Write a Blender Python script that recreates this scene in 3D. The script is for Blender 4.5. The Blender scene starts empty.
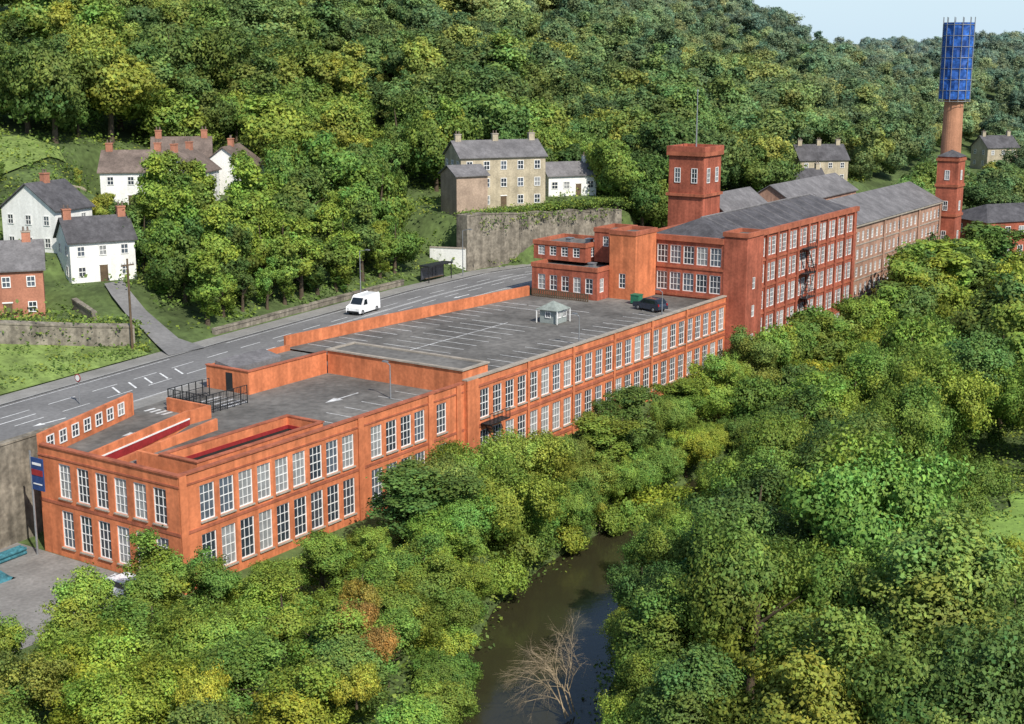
import bpy, math, random
import numpy as np
from mathutils import Vector, Matrix
rnd=random.Random(7); rng=np.random.default_rng(11)
scene=bpy.context.scene; COL=scene.collection
CAM=(-72.0,-80.0,42.0); FWD=(.829,.5595); RGT=(.5595,-.829)
TH=math.atan(312/1400)
# ---------------------------------------------------------------- terrain
def sm(x,a,b):
    t=np.clip((np.asarray(x,float)-a)/(b-a),0,1); return t*t*(3-2*t)
WRX=[-200,-60,5.6,43,85,105,125,150,220,420]; WRY=[5,22,29.8,34.2,38.5,39,34.5,29.5,26,30]
def wr(l): return np.interp(l,WRX,WRY)
RVX=[-200,-60,-35,-12,5,19,30,60,500]; RVY=[-170,-80,-60,-41,-29,-23,-21,-20.5,-20.5]
PADS=[(33,64,11.2,7),(45,64,13.4,6),(46,75,16.3,6),(78,89,18.8,9),(96,91,19.5,7),(124,57,16,10),(139,52,17,5),(246,47,11.5,9),(226,42,10,5),(338,31,9,8),(218,-7,1.0,14)]
def T(l,w,pads=True):
    l=np.asarray(l,float); w=np.asarray(w,float)
    X=.5595*(l+72)-.829*(w+80); Y=.829*(l+72)+.5595*(w+80)
    d=w-wr(l)
    rc=np.interp(l,RVX,RVY); rd=np.abs(w-rc); hw=np.where(l<8,6.0,5.4)
    low=-1-5*(1-sm(rd,hw-1.5,hw+4.0))
    low=np.where(w>-9,-1+sm(w,-3,1)*1.0,low)
    far_r=sm(-w,60,200)*6
    low=low+np.where(w<-31,far_r,0)
    wd=np.where(l<13,wr(l)-8,np.where(l<97,15.0,8.0))
    step=sm(w,wd-.0,wd+1.6)
    end=sm(l,193,205)
    step=step*(1-end)+sm(w,-12,25)*end
    base=low*(1-step)+7.85*step
    hill=8+.30*(d-8)+np.where(d>8,2.0*np.sin(l*.06)*np.sin(w*.05)*sm(d,20,60),0)
    cap=78-60*sm(X,72,145)
    hill=np.minimum(hill,cap+.02*hill)
    terr=(sm(l,107,109)*(1-sm(l,140,165)))*15.6
    hill=np.where(d>11.2,np.maximum(hill,terr),hill)
    z=np.where(d>8,np.maximum(hill,7.85),base)
    hb=sm(Y,340,640)*(26+14*sm(X,150,270)+4*np.sin(X*.018)+3*np.sin(X*.05+Y*.01))*sm(X,10,60)
    z=np.where(Y>300,np.maximum(z,hb),z)
    if pads:
        for (px,py,pz,pr) in PADS:
            k=1-sm(np.hypot(l-px,w-py),pr,pr+6)
            z=z*(1-k)+pz*k
    return z
def Tz(x,y): return float(T(x,y))
def cam_uvd(x,y,z):
    dx=x-CAM[0];dy=y-CAM[1];dz=z-CAM[2]
    X=dx*RGT[0]+dy*RGT[1]; Yf=dx*FWD[0]+dy*FWD[1]
    c,s=math.cos(TH),math.sin(TH)
    d=Yf*c-dz*s; up=Yf*s+dz*c
    return 512+1400*X/d, 362-1400*up/d, d
# ---------------------------------------------------------------- materials
MATS={}
def N(nt,t,**k):
    n=nt.nodes.new(t)
    for a,b in k.items(): setattr(n,a,b)
    return n
def newmat(name):
    m=bpy.data.materials.new(name); m.use_nodes=True; nt=m.node_tree; b=nt.nodes["Principled BSDF"]
    return m,nt,b
def M(name,col,rough=.85,var=.18,scale=.6,fine=6.0,streak=0.0,metal=0.0,spec=.3,bump=0.0,col2=None):
    if name in MATS: return MATS[name]
    m,nt,b=newmat(name); L=nt.links
    g=N(nt,"ShaderNodeNewGeometry")
    n1=N(nt,"ShaderNodeTexNoise"); n1.inputs["Scale"].default_value=scale; n1.inputs["Detail"].default_value=5
    n2=N(nt,"ShaderNodeTexNoise"); n2.inputs["Scale"].default_value=fine; n2.inputs["Detail"].default_value=3
    L.new(g.outputs["Position"],n1.inputs["Vector"]); L.new(g.outputs["Position"],n2.inputs["Vector"])
    c=np.array(col); lo=tuple(c*(1-var))+(1,); hi=tuple(np.minimum(c*(1+var),.95))+(1,)
    r=N(nt,"ShaderNodeValToRGB"); r.color_ramp.elements[0].position=.3; r.color_ramp.elements[1].position=.7
    r.color_ramp.elements[0].color=lo; r.color_ramp.elements[1].color=(tuple(col2)+(1,)) if col2 else hi
    L.new(n1.outputs["Fac"],r.inputs["Fac"])
    mx=N(nt,"ShaderNodeMix",data_type='RGBA',blend_type='MULTIPLY'); mx.inputs[0].default_value=1
    r2=N(nt,"ShaderNodeValToRGB"); r2.color_ramp.elements[0].position=.3; r2.color_ramp.elements[1].position=.7
    a=1-var*.9; r2.color_ramp.elements[0].color=(a,a,a,1); r2.color_ramp.elements[1].color=(1.08,1.08,1.08,1)
    L.new(n2.outputs["Fac"],r2.inputs["Fac"])
    L.new(r.outputs["Color"],mx.inputs[6]); L.new(r2.outputs["Color"],mx.inputs[7])
    out=mx.outputs[2]
    if streak>0:
        mp=N(nt,"ShaderNodeMapping"); mp.inputs["Scale"].default_value=(1.3,1.3,.09)
        n3=N(nt,"ShaderNodeTexNoise"); n3.inputs["Scale"].default_value=1.0; n3.inputs["Detail"].default_value=6
        L.new(g.outputs["Position"],mp.inputs["Vector"]); L.new(mp.outputs["Vector"],n3.inputs["Vector"])
        r3=N(nt,"ShaderNodeValToRGB"); r3.color_ramp.elements[0].position=.38; r3.color_ramp.elements[1].position=.6
        a=1-streak; r3.color_ramp.elements[0].color=(a,a,a,1); r3.color_ramp.elements[1].color=(1,1,1,1)
        L.new(n3.outputs["Fac"],r3.inputs["Fac"])
        m3=N(nt,"ShaderNodeMix",data_type='RGBA',blend_type='MULTIPLY'); m3.inputs[0].default_value=1
        L.new(out,m3.inputs[6]); L.new(r3.outputs["Color"],m3.inputs[7]); out=m3.outputs[2]
    L.new(out,b.inputs["Base Color"])
    b.inputs["Roughness"].default_value=rough; b.inputs["Metallic"].default_value=metal
    b.inputs["Specular IOR Level"].default_value=spec
    if bump>0:
        bp=N(nt,"ShaderNodeBump"); bp.inputs["Strength"].default_value=bump; bp.inputs["Distance"].default_value=.1
        L.new(n2.outputs["Fac"],bp.inputs["Height"]); L.new(bp.outputs["Normal"],b.inputs["Normal"])
    MATS[name]=m; return m
BR_A=M("brick painted orange",(.66,.21,.09),.88,.21,.45,2.6,.24,bump=.15)
BR_D=M("brick red",(.42,.12,.07),.88,.28,.4,2.8,.28,bump=.15)
BR_E=M("brick old pale",(.46,.27,.19),.9,.24,.4,3,.22)
BR_T=M("brick trim dark",(.42,.13,.07),.88,.24,.5,3,.2)
BR_H=M("brick house",(.44,.19,.12),.88,.2,.4,5,.1)
STONE=M("stone wall old",(.29,.255,.20),.95,.42,.7,2.5,.32,bump=.4)
STONE2=M("stone buff",(.48,.41,.29),.9,.2,.5,4,.15)
COPE=M("stone coping",(.38,.33,.27),.9,.2,.7,5,.1)
RENDERW=M("white render",(.82,.81,.77),.8,.07,.5,4,.1)
SLATE=M("slate roof",(.105,.10,.105),.8,.3,.4,4,.25,spec=.3)
SLATE2=M("slate roof light",(.19,.18,.18),.8,.25,.4,4,.2,spec=.3)
TILE=M("clay tile roof",(.19,.145,.12),.85,.3,.4,4,.2)
ASPH=M("asphalt deck",(.165,.155,.14),.92,.40,.13,1.4,0)
ROADM=M("asphalt road",(.19,.185,.18),.92,.2,.14,2,0)
PAVE=M("pavement",(.26,.25,.23),.92,.18,.3,4,0)
KERB=M("kerb stone",(.33,.32,.30),.9,.15,.6,4,0)
MARK=M("road paint",(.75,.75,.73),.8,.25,1.2,5,0)
MARK2=M("worn bay paint",(.60,.595,.58),.85,.35,.8,4,0)
FRAME=M("window frame white",(.78,.77,.74),.6,.08,1,5,0)
METAL=M("dark metal",(.04,.042,.045),.5,.2,1,6,0,metal=.4)
GALV=M("galvanised steel",(.32,.33,.34),.45,.15,1,6,0,metal=.5)
WOODM=M("weathered timber",(.13,.09,.055),.9,.3,1,6,0)
BARK=M("bark",(.10,.075,.05),.95,.35,1,6,0)
DEADB=M("dead branches",(.36,.28,.18),.95,.3,1,6,0)
REDP=M("red paint",(.30,.028,.03),.6,.15,1,4,0)
SHADEI=M("painted well shade",(.03,.026,.025),.9,.1,1,4,0)
BLUEW=M("blue scaffold sheeting",(.02,.09,.42),.55,.5,.7,2.2,.0,col2=(.05,.20,.70))
WHITEP=M("white vehicle paint",(.82,.82,.82),.25,.03,1,4,0,spec=.6)
DARKP=M("dark vehicle paint",(.03,.04,.06),.2,.1,1,4,0,spec=.7)
TYRE=M("tyre rubber",(.02,.02,.02),.9,.1,1,4,0)
CARGL=M("vehicle glass",(.015,.02,.025),.06,.1,1,4,0,spec=.8)
LAMPR=M("red lamp lens",(.4,.01,.01),.3,.1,1,4,0)
LAMPW=M("clear lamp lens",(.7,.7,.68),.2,.05,1,4,0)
GREENP=M("green plastic",(.03,.16,.09),.6,.15,1,4,0)
GREENR=M("grey green roof",(.26,.29,.26),.8,.2,1,4,0)
BLUEP=M("blue paint",(.025,.06,.18),.6,.15,1,4,0)
TEAL=M("teal tarpaulin",(.05,.18,.22),.6,.3,2,4,0)
GRASS=M("grass bright",(.20,.31,.065),.95,.25,.3,2,0,bump=.6)
GRASSR=M("rough grass",(.18,.25,.065),.95,.35,.4,2,0,bump=.6)
GROUND=M("ground earth and grass",(.09,.13,.04),.98,.4,.15,1.2,0,bump=.6)
PANEL=M("pale green panel",(.27,.30,.28),.7,.1)
def glassmat():
    m,nt,b=newmat("window glass"); L=nt.links
    oi=N(nt,"ShaderNodeObjectInfo"); r=N(nt,"ShaderNodeValToRGB"); r.color_ramp.interpolation='CONSTANT'
    e=r.color_ramp.elements; e[0].position=0; e[0].color=(.05,.065,.085,1); e[1].position=.4; e[1].color=(.14,.17,.21,1)
    x=e.new(.65); x.color=(.42,.43,.43,1); x=e.new(.85); x.color=(.09,.10,.12,1)
    L.new(oi.outputs["Random"],r.inputs["Fac"])
    g=N(nt,"ShaderNodeNewGeometry"); n=N(nt,"ShaderNodeTexNoise"); n.inputs["Scale"].default_value=1.1
    L.new(g.outputs["Position"],n.inputs["Vector"])
    mx=N(nt,"ShaderNodeMix",data_type='RGBA',blend_type='MULTIPLY'); mx.inputs[0].default_value=.7
    L.new(r.outputs["Color"],mx.inputs[6]); L.new(n.outputs["Fac"],mx.inputs[7]); L.new(mx.outputs[2],b.inputs["Base Color"])
    b.inputs["Roughness"].default_value=.08; b.inputs["Specular IOR Level"].default_value=.8
    return m
GLASS=glassmat()
def leafmat(name,inst):
    m,nt,b=newmat(name); L=nt.links
    at=N(nt,"ShaderNodeAttribute"); at.attribute_name="tint"
    if inst: oi=N(nt,"ShaderNodeAttribute"); oi.attribute_type='INSTANCER'; oi.attribute_name="tcol"
    else: oi=N(nt,"ShaderNodeObjectInfo")
    mx=N(nt,"ShaderNodeMix",data_type='RGBA',blend_type='MULTIPLY'); mx.inputs[0].default_value=1
    L.new(at.outputs["Color"],mx.inputs[6]); L.new(oi.outputs["Color"],mx.inputs[7])
    L.new(mx.outputs[2],b.inputs["Base Color"]); b.inputs["Roughness"].default_value=.6; b.inputs["Specular IOR Level"].default_value=.2
    tr=N(nt,"ShaderNodeBsdfTranslucent"); L.new(mx.outputs[2],tr.inputs["Color"])
    ms=N(nt,"ShaderNodeMixShader"); ms.inputs[0].default_value=.32
    out=nt.nodes["Material Output"]; L.new(b.outputs[0],ms.inputs[1]); L.new(tr.outputs[0],ms.inputs[2]); L.new(ms.outputs[0],out.inputs["Surface"])
    return m
LEAF=leafmat("foliage",False); LEAFI=leafmat("woodland foliage",True)
def watermat():
    m,nt,b=newmat("river water"); L=nt.links
    b.inputs["Base Color"].default_value=(.035,.032,.016,1); b.inputs["Roughness"].default_value=.15; b.inputs["Specular IOR Level"].default_value=.3
    g=N(nt,"ShaderNodeNewGeometry"); n=N(nt,"ShaderNodeTexNoise"); n.inputs["Scale"].default_value=1.2; n.inputs["Detail"].default_value=4
    L.new(g.outputs["Position"],n.inputs["Vector"]); bp=N(nt,"ShaderNodeBump"); bp.inputs["Strength"].default_value=.12; bp.inputs["Distance"].default_value=.1
    L.new(n.outputs["Fac"],bp.inputs["Height"]); L.new(bp.outputs["Normal"],b.inputs["Normal"])
    return m
WATER=watermat()
# ---------------------------------------------------------------- builders
class MB:
    def __init__(s): s.v=[];s.f=[];s.m=[];s.mats=[]
    def mi(s,m):
        if m not in s.mats: s.mats.append(m)
        return s.mats.index(m)
    def poly(s,pts,m):
        i=len(s.v); s.v+= [tuple(p) for p in pts]; s.f.append(tuple(range(i,i+len(pts)))); s.m.append(s.mi(m))
    def box(s,x0,y0,z0,x1,y1,z1,m,R=None):
        P=[(x0,y0,z0),(x1,y0,z0),(x1,y1,z0),(x0,y1,z0),(x0,y0,z1),(x1,y0,z1),(x1,y1,z1),(x0,y1,z1)]
        if R: P=[R(p) for p in P]
        i=len(s.v); s.v+=P; k=s.mi(m)
        for q in [(0,3,2,1),(4,5,6,7),(0,1,5,4),(1,2,6,5),(2,3,7,6),(3,0,4,7)]: s.f.append(tuple(i+a for a in q)); s.m.append(k)
    def prism(s,pts,z0,z1,m,mt=None):
        n=len(pts); z0f=z0 if callable(z0) else (lambda p:z0); z1f=z1 if callable(z1) else (lambda p:z1)
        i=len(s.v); s.v+=[(p[0],p[1],z0f(p)) for p in pts]+[(p[0],p[1],z1f(p)) for p in pts]; k=s.mi(m); kt=s.mi(mt or m)
        s.f.append(tuple(range(i+n-1,i-1,-1))); s.m.append(k); s.f.append(tuple(range(i+n,i+2*n))); s.m.append(kt)
        for a in range(n):
            b=(a+1)%n; s.f.append((i+a,i+b,i+n+b,i+n+a)); s.m.append(k)
    def wall(s,p,q,z0,z1,t,m):
        dx,dy=q[0]-p[0],q[1]-p[1]; L=math.hypot(dx,dy); nx,ny=-dy/L*t,dx/L*t
        s.prism([p,q,(q[0]+nx,q[1]+ny),(p[0]+nx,p[1]+ny)],z0,z1,m)
    def tube(s,p,q,r0,r1,n,m,cap=True):
        p=Vector(p);q=Vector(q); d=(q-p).normalized(); a=d.orthogonal().normalized(); b=d.cross(a)
        i=len(s.v); k=s.mi(m)
        for c,r in ((p,r0),(q,r1)):
            for j in range(n):
                t=2*math.pi*j/n; s.v.append(tuple(c+a*(r*math.cos(t))+b*(r*math.sin(t))))
        for j in range(n):
            j2=(j+1)%n; s.f.append((i+j,i+j2,i+n+j2,i+n+j)); s.m.append(k)
        if cap:
            s.f.append(tuple(range(i+n-1,i-1,-1))); s.m.append(k); s.f.append(tuple(range(i+n,i+2*n))); s.m.append(k)
    def build(s,name,parent=None,local=False,smooth=False,label=None):
        off=Vector((0,0,0))
        if parent is not None and not local:
            pp=parent
            while pp is not None: off+=pp.location; pp=pp.parent
        me=bpy.data.meshes.new(name); me.from_pydata([(a-off.x,b-off.y,c-off.z) for a,b,c in s.v],[],s.f)
        for m in s.mats: me.materials.append(m)
        me.polygons.foreach_set("material_index",s.m)
        if smooth: me.polygons.foreach_set("use_smooth",[True]*len(s.f))
        me.update(); o=bpy.data.objects.new(name,me); COL.objects.link(o)
        if parent is not None: o.parent=parent
        if label: o["label"]=label
        return o
def thing(name,label,cat,loc=(0,0,0),rot=0,group=None):
    e=bpy.data.objects.new(name,None); e.empty_display_size=.5; COL.objects.link(e)
    e.location=loc; e.rotation_euler=(0,0,rot); e["label"]=label; e["category"]=cat
    if group: e["group"]=group
    return e
def structure(o): o["kind"]="structure"; return o
def facade(mb,o,u,n,L,z0,z1,ops,depth,m):
    us=sorted({0.0,float(L)}|{a for q in ops for a in q[:2]}); zs=sorted({float(z0),float(z1)}|{a for q in ops for a in q[2:4]})
    def P(a,z,dp=0): return (o[0]+u[0]*a-n[0]*dp,o[1]+u[1]*a-n[1]*dp,z)
    for i in range(len(us)-1):
        for j in range(len(zs)-1):
            ca=(us[i]+us[i+1])/2; cz=(zs[j]+zs[j+1])/2
            if any(q[0]<ca<q[1] and q[2]<cz<q[3] for q in ops): continue
            mb.poly([P(us[i],zs[j]),P(us[i+1],zs[j]),P(us[i+1],zs[j+1]),P(us[i],zs[j+1])],m)
    for (a,b,c,d) in ops:
        mb.poly([P(a,c),P(a,c,depth),P(b,c,depth),P(b,c)],m); mb.poly([P(a,d),P(a,d,depth),P(b,d,depth),P(b,d)],m)
        mb.poly([P(a,c),P(a,c,depth),P(a,d,depth),P(a,d)],m); mb.poly([P(b,c),P(b,c,depth),P(b,d,depth),P(b,d)],m)
WM={}
def winmesh(w,h,cols=2,rows=4,fw=.09,bw=.045,fm=None):
    key=(round(w,2),round(h,2),cols,rows,fw,bw)
    if key in WM: return WM[key]
    fm=fm or FRAME
    mb=MB(); mb.poly([(-w/2,0,0),(w/2,0,0),(w/2,0,h),(-w/2,0,h)],GLASS)
    mb.box(-w/2,-.07,0,w/2,-.003,fw,fm); mb.box(-w/2,-.07,h-fw,w/2,-.003,h,fm)
    mb.box(-w/2,-.068,fw,-w/2+fw,-.003,h-fw,fm); mb.box(w/2-fw,-.068,fw,w/2,-.003,h-fw,fm)
    for i in range(1,cols):
        x=-w/2+w*i/cols; mb.box(x-bw/2,-.05,fw,x+bw/2,-.003,h-fw,fm)
    for j in range(1,rows):
        z=h*j/rows; b=bw*(1.6 if j==rows//2 else 1); mb.box(-w/2+fw,-.046,z-b/2,w/2-fw,-.004,z+b/2,fm)
    o=mb.build("window"); me=o.data; bpy.data.objects.remove(o); WM[key]=me; return me
SILL={}
def add_window(parent,me,pos,rz,sill=None,name="window"):
    o=bpy.data.objects.new(name,me); COL.objects.link(o); o.parent=parent
    o.location=Vector(pos)-parent.location; o.rotation_euler=(0,0,rz)
    if sill:
        if sill not in SILL:
            mb=MB(); mb.box(-sill/2-.08,-.30,-.12,sill/2+.08,-.0,-.005,COPE); s=mb.build("sill"); SILL[sill]=s.data; bpy.data.objects.remove(s)
        s=bpy.data.objects.new("sill",SILL[sill]); COL.objects.link(s); s.parent=o
    return o
RX=-math.pi/2
# ---------------------------------------------------------------- ground sheet
xs=np.concatenate([np.array([-3000,-1500,-700,-400,-250,-180,-130,-100,-80]),np.arange(-66,262,1.6),np.arange(264,520,6),np.arange(530,1500,25),np.array([1600,1900,2500,3500])])
ys=np.concatenate([np.array([-3000,-1500,-900,-600,-400,-300,-220,-170,-140,-120]),np.arange(-100,120,1.3),np.arange(122,330,5),np.arange(340,1500,25),np.array([1700,2200,3000,4000])])
GX,GY=np.meshgrid(xs,ys); GZ=T(GX,GY)
nx,ny=len(xs),len(ys)
verts=np.stack([GX.ravel(),GY.ravel(),GZ.ravel()],1)
ii=(np.arange(ny-1)[:,None]*nx+np.arange(nx-1)[None,:]).ravel()
fc=np.stack([ii,ii+1,ii+nx+1,ii+nx],1)
def npmesh(name,verts,faces,mat,smooth=False):
    me=bpy.data.meshes.new(name); me.vertices.add(len(verts)); me.vertices.foreach_set("co",verts.astype(np.float32).ravel())
    nf=len(faces); k=faces.shape[1]; me.loops.add(nf*k); me.loops.foreach_set("vertex_index",faces.astype(np.int32).ravel())
    me.polygons.add(nf); me.polygons.foreach_set("loop_start",np.arange(0,nf*k,k,dtype=np.int32))
    me.update(calc_edges=True); me.materials.append(mat)
    if smooth: me.polygons.foreach_set("use_smooth",np.ones(nf,bool))
    return me
me=npmesh("ground",verts,fc,GROUND,True); g=bpy.data.objects.new("ground",me); COL.objects.link(g); structure(g)
mb=MB(); fx=np.concatenate([np.arange(-100,60,5),np.arange(60,420,30)])
for a,b in zip(fx[:-1],fx[1:]):
    ca,cb=np.interp(a,RVX,RVY),np.interp(b,RVX,RVY); mb.poly([(a,ca-11,-4),(b,cb-11,-4),(b,cb+11,-4),(a,ca+11,-4)],WATER)
structure(mb.build("river_water"))
def sheet(name,pts_x,yfun0,yfun1,dz,mat,ny=10):
    mb=MB(); rows=[]
    for x in pts_x:
        y0,y1=float(yfun0(x)),float(yfun1(x)); yy=np.linspace(y0,y1,ny); rows.append([(float(x),float(y),Tz(x,y)+dz) for y in yy])
    for a,b in zip(rows[:-1],rows[1:]):
        for j in range(ny-1): mb.poly([a[j],b[j],b[j+1],a[j+1]],mat)
    return structure(mb.build(name))
GW=[(-20,66),(2,57),(12,52.5),(19,49.3),(29,45.2),(34,43.6)]
def gwy(x): return np.interp(x,[p[0] for p in GW],[p[1] for p in GW])
sheet("grass_verge",np.arange(-20,35,2.0),lambda x:wr(x)+8.3,lambda x:max(wr(x)+8.6,gwy(x)+.1),.14,GRASSR,12)
sheet("grass_lawn",np.arange(55,72,2),lambda x:95+.3*(x-54),lambda x:109,.4,GRASSR,8)
sheet("grass_field",np.arange(46,73,1.5),lambda x:-56-9*math.sqrt(max(0,1-((x-59)/13.6)**2))-math.sin(x),lambda x:-56+9*math.sqrt(max(0,1-((x-59)/13.6)**2))+math.sin(x*.7),.25,GRASS,8)
def strip(mb,l0,l1,d0,d1,z,mat,step=3.0):
    n=max(1,int(round((l1-l0)/step))); L=np.linspace(l0,l1,n+1)
    for a,b in zip(L[:-1],L[1:]):
        mb.poly([(a,wr(a)+d0,z),(b,wr(b)+d0,z),(b,wr(b)+d1,z),(a,wr(a)+d1,z)],mat)
mb=MB(); strip(mb,-200,420,-5.5,5.5,8.02,ROADM); structure(mb.build("road"))
mb=MB()
pts=[(34.8,float(wr(36.5))+5.6,5.6),(36.6,43.2,3.6),(38,47,3.2),(39.2,51,3.1),(40.5,55,3),(42,58,3)]
for p,q in zip(pts[:-1],pts[1:]): 
    mb.poly([(p[0],p[1],Tz(p[0]+1.5,p[1])+.33),(p[0]+p[2],p[1],Tz(p[0]+2,p[1])+.33),(q[0]+q[2],q[1],Tz(q[0]+2,q[1])+.33),(q[0],q[1],Tz(q[0]+1.5,q[1])+.33)],ROADM)
structure(mb.build("side_lane"))
mb=MB()
for (d0,d1) in ((-8,-5.5),(5.5,8.2)):
    strip(mb,-200,420,d0,d1,8.14,PAVE)
    for d in (d0,d1): 
        for a in np.arange(-200,420,3.0):
            b=a+3; mb.poly([(a,wr(a)+d,7.4),(b,wr(b)+d,7.4),(b,wr(b)+d,8.14),(a,wr(a)+d,8.14)],KERB)
structure(mb.build("pavement"))
mb=MB()
strip(mb,-200,420,-5.62,-5.38,8.146,KERB); strip(mb,-200,420,5.38,5.62,8.146,KERB); structure(mb.build("kerb"))
mb=MB()
for a in np.arange(-60,300,6.0): strip(mb,a,a+3.6,-1.72,-1.6,8.03,MARK)
for a in np.arange(-60,300,6.0): strip(mb,a+1,a+4.6,1.6,1.72,8.03,MARK)
strip(mb,-60,10,-.08,.08,8.03,MARK); strip(mb,48,110,-.2,-.1,8.03,MARK); strip(mb,48,110,.1,.2,8.03,MARK)
strip(mb,-60,300,-5.0,-4.9,8.03,MARK); strip(mb,-60,34,4.88,4.98,8.03,MARK); strip(mb,44,300,4.88,4.98,8.03,MARK)
for a in np.arange(20,32,2.4): mb.poly([(a,wr(a)-1.3,8.031),(a+.25,wr(a)-1.3,8.031),(a+1.5,wr(a)+1.3,8.031),(a+1.25,wr(a)+1.3,8.031)],MARK)
for ax in (8,60,85):
    c=float(wr(ax))-3.4; mb.box(ax,c-.1,8.028,ax+2.6,c+.1,8.034,MARK); mb.poly([(ax,c-.4,8.035),(ax-1.2,c,8.035),(ax,c+.4,8.035)],MARK)
structure(mb.build("road_marking"))
mb=MB(); mb.poly([(-60,1.5,.03),(-.1,1.5,.03),(-.1,21.5,.03),(-60,14,.03)],M("yard tarmac",(.24,.23,.215),.95,.25,.3,3)); structure(mb.build("yard_ground"))
def stonewall(label,pts,z0,z1,t=.7,mat=STONE,name="stone_wall",cope=True):
    e=thing(name,label,"wall",(pts[0][0],pts[0][1],z0 if not callable(z0) else z0(pts[0])))
    mb=MB()
    for p,q in zip(pts[:-1],pts[1:]): mb.wall(p,q,z0,z1,t,mat)
    mb.build("wall",e)
    if cope:
        mb=MB()
        for p,q in zip(pts[:-1],pts[1:]):
            dx,dy=q[0]-p[0],q[1]-p[1];L=math.hypot(dx,dy);nx,ny=-dy/L,dx/L
            p2=(p[0]-nx*.08,p[1]-ny*.08);q2=(q[0]-nx*.08,q[1]-ny*.08)
            f=(lambda pp:(z1(pp) if callable(z1) else z1)+.003); f2=(lambda pp:(z1(pp) if callable(z1) else z1)+.2)
            mb.wall(p2,q2,f,f2,t+.16,mat)
        mb.build("coping",e)
    return e
stonewall("tall weathered stone retaining wall below the road beside the yard",[(a,float(wr(a))-8.5) for a in np.arange(-60,1,6.0)]+[(13.5,float(wr(13.5))-8.5)],-.2,9.0,.6)
stonewall("high weathered stone retaining wall along the roadside under the terrace",[(a,float(wr(a))+8.6) for a in [104.5]+list(np.arange(108,142,4.0))],7.6,lambda p:17.0-.055*(p[0]-102)+.25*math.sin(p[0]*.7),2.4)
stonewall("rubble garden wall above the grass bank",[(p[0],p[1]) for p in GW[1:]],lambda p:Tz(*p)-1,lambda p:Tz(*p)+2.3,.6)
stonewall("low roadside stone wall in front of the wood",[(a,float(wr(a))+8.6) for a in np.arange(46,92,6.0)],7.8,lambda p:8.8,.5)
stonewall("small garden wall beside the brick house",[(34,50),(36,56)],lambda p:Tz(*p)-1,lambda p:Tz(*p)+1.4,.5)
stonewall("pale terrace wall on the garden slope",[(50,80),(60,86),(68,92)],lambda p:Tz(*p)-1,lambda p:Tz(*p)+1.6,.5,STONE2)
stonewall("pale terrace wall above the far end of the road",[(180,36.5),(205,37),(226,36)],lambda p:7.0,lambda p:11.2,.6,STONE2)
# ---------------------------------------------------------------- MILL, low front section
def backA(x): return 17+.336*x
eA=thing("mill_building","long two storey orange brick mill with rooftop parking deck","mill",(0,0,-1))
mb=MB()
upA=[(3.0+2.15*i) for i in range(9)]+[24.2,26.4,28.6,30.7,34.2]
W1=1.6
ops=[(c-W1/2,c+W1/2,5.25,8.25) for c in upA]+[(c-W1/2,c+W1/2,.75,4.15) for c in upA]
facade(mb,(0,0),(1,0),(0,-1),38,-2,9.5,ops,.25,BR_A)
endc=[2.2,4.5,6.8,9.1,11.4,13.7]
opsE=[(c-.75,c+.75,5.25,8.25) for c in endc]+[(c-.75,c+.75,.9,4.15) for c in endc]
facade(mb,(0,0),(0,1),(-1,0),17,-1,9.5,opsE,.25,BR_A)
mb.poly([(.35,.35,9.5),(38,.35,9.5),(38,.35,8.1),(.35,.35,8.1)],BR_A); mb.poly([(0,0,9.5),(38,0,9.5),(38,.35,9.5),(.35,.35,9.5)],BR_A)
mb.poly([(.35,.35,9.5),(.35,16.9,9.5),(.35,16.9,8.1),(.35,.35,8.1)],BR_A); mb.poly([(0,0,9.5),(.35,.35,9.5),(.35,17,9.5),(0,17,9.5)],BR_A)
mb.wall((14,backA(14)),(0,17),-.5,10.4,.35,BR_A)
mb.wall((14.4,21.85),(14,21.9),7,10.4,.4,BR_A)
VY=5.2
for (a,b,c,d) in ((3.2,VY,18.3,VY+.3),(3.2,1.5,3.5,VY),(18,1.5,18.3,VY)): mb.box(a,b,5.2,c,d,9.7,BR_A)
mb.box(3.2,1.2,5.2,18.3,1.5,9.7,BR_A)
mb.box(3.2,VY+.3,8.2,3.5,8.4,9.55,BR_A)
# ramp walls, slightly splayed
mb.prism([(2,9.6),(15,11.0),(15,11.3),(2,9.9)],4.6,lambda p:9.3 if p[0]>10 else 8.75,BR_A)
mb.prism([(2,13.0),(15,14.5),(15,14.8),(2,13.3)],4.6,lambda p:9.6 if p[0]>10 else 8.8,BR_A)
mb.box(17.3,14.8,8,17.6,20.2,9.5,BR_A)
mb.box(15,14.5,8,17.6,14.8,9.5,BR_A)
mb.build("wall",eA)
mb=MB()
mb.box(-.12,-.12,9.503,37.9,.42,9.65,BR_T); mb.box(-.12,.421,9.503,.42,16.6,9.65,BR_T)
mb.box(-.06,-.06,4.6,37.9,-.002,4.85,BR_T); mb.box(-.06,-.002,4.6,-.002,17,4.85,BR_T)
mb.box(-.07,-.07,8.6,37.9,-.003,8.75,BR_T); mb.box(-.07,-.003,8.6,-.003,17,8.75,BR_T)
for c in (.0,21.55,32.0,36.6):
    mb.box(c,-.13,-1.5,c+.75,-.071,9.5,BR_A)
mb.build("cornice",eA)
mb=MB()
for (a,b,c,d) in ((3.1,1.1,18.4,1.55),(3.1,VY-.05,18.4,VY+.4),(3.1,1.55,3.55,VY-.05),(17.95,1.55,18.4,VY-.05)): mb.box(a,b,9.703,c,d,9.8,BR_T)
mb.build("coping",eA)
mb=MB(); A=8.25
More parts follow.
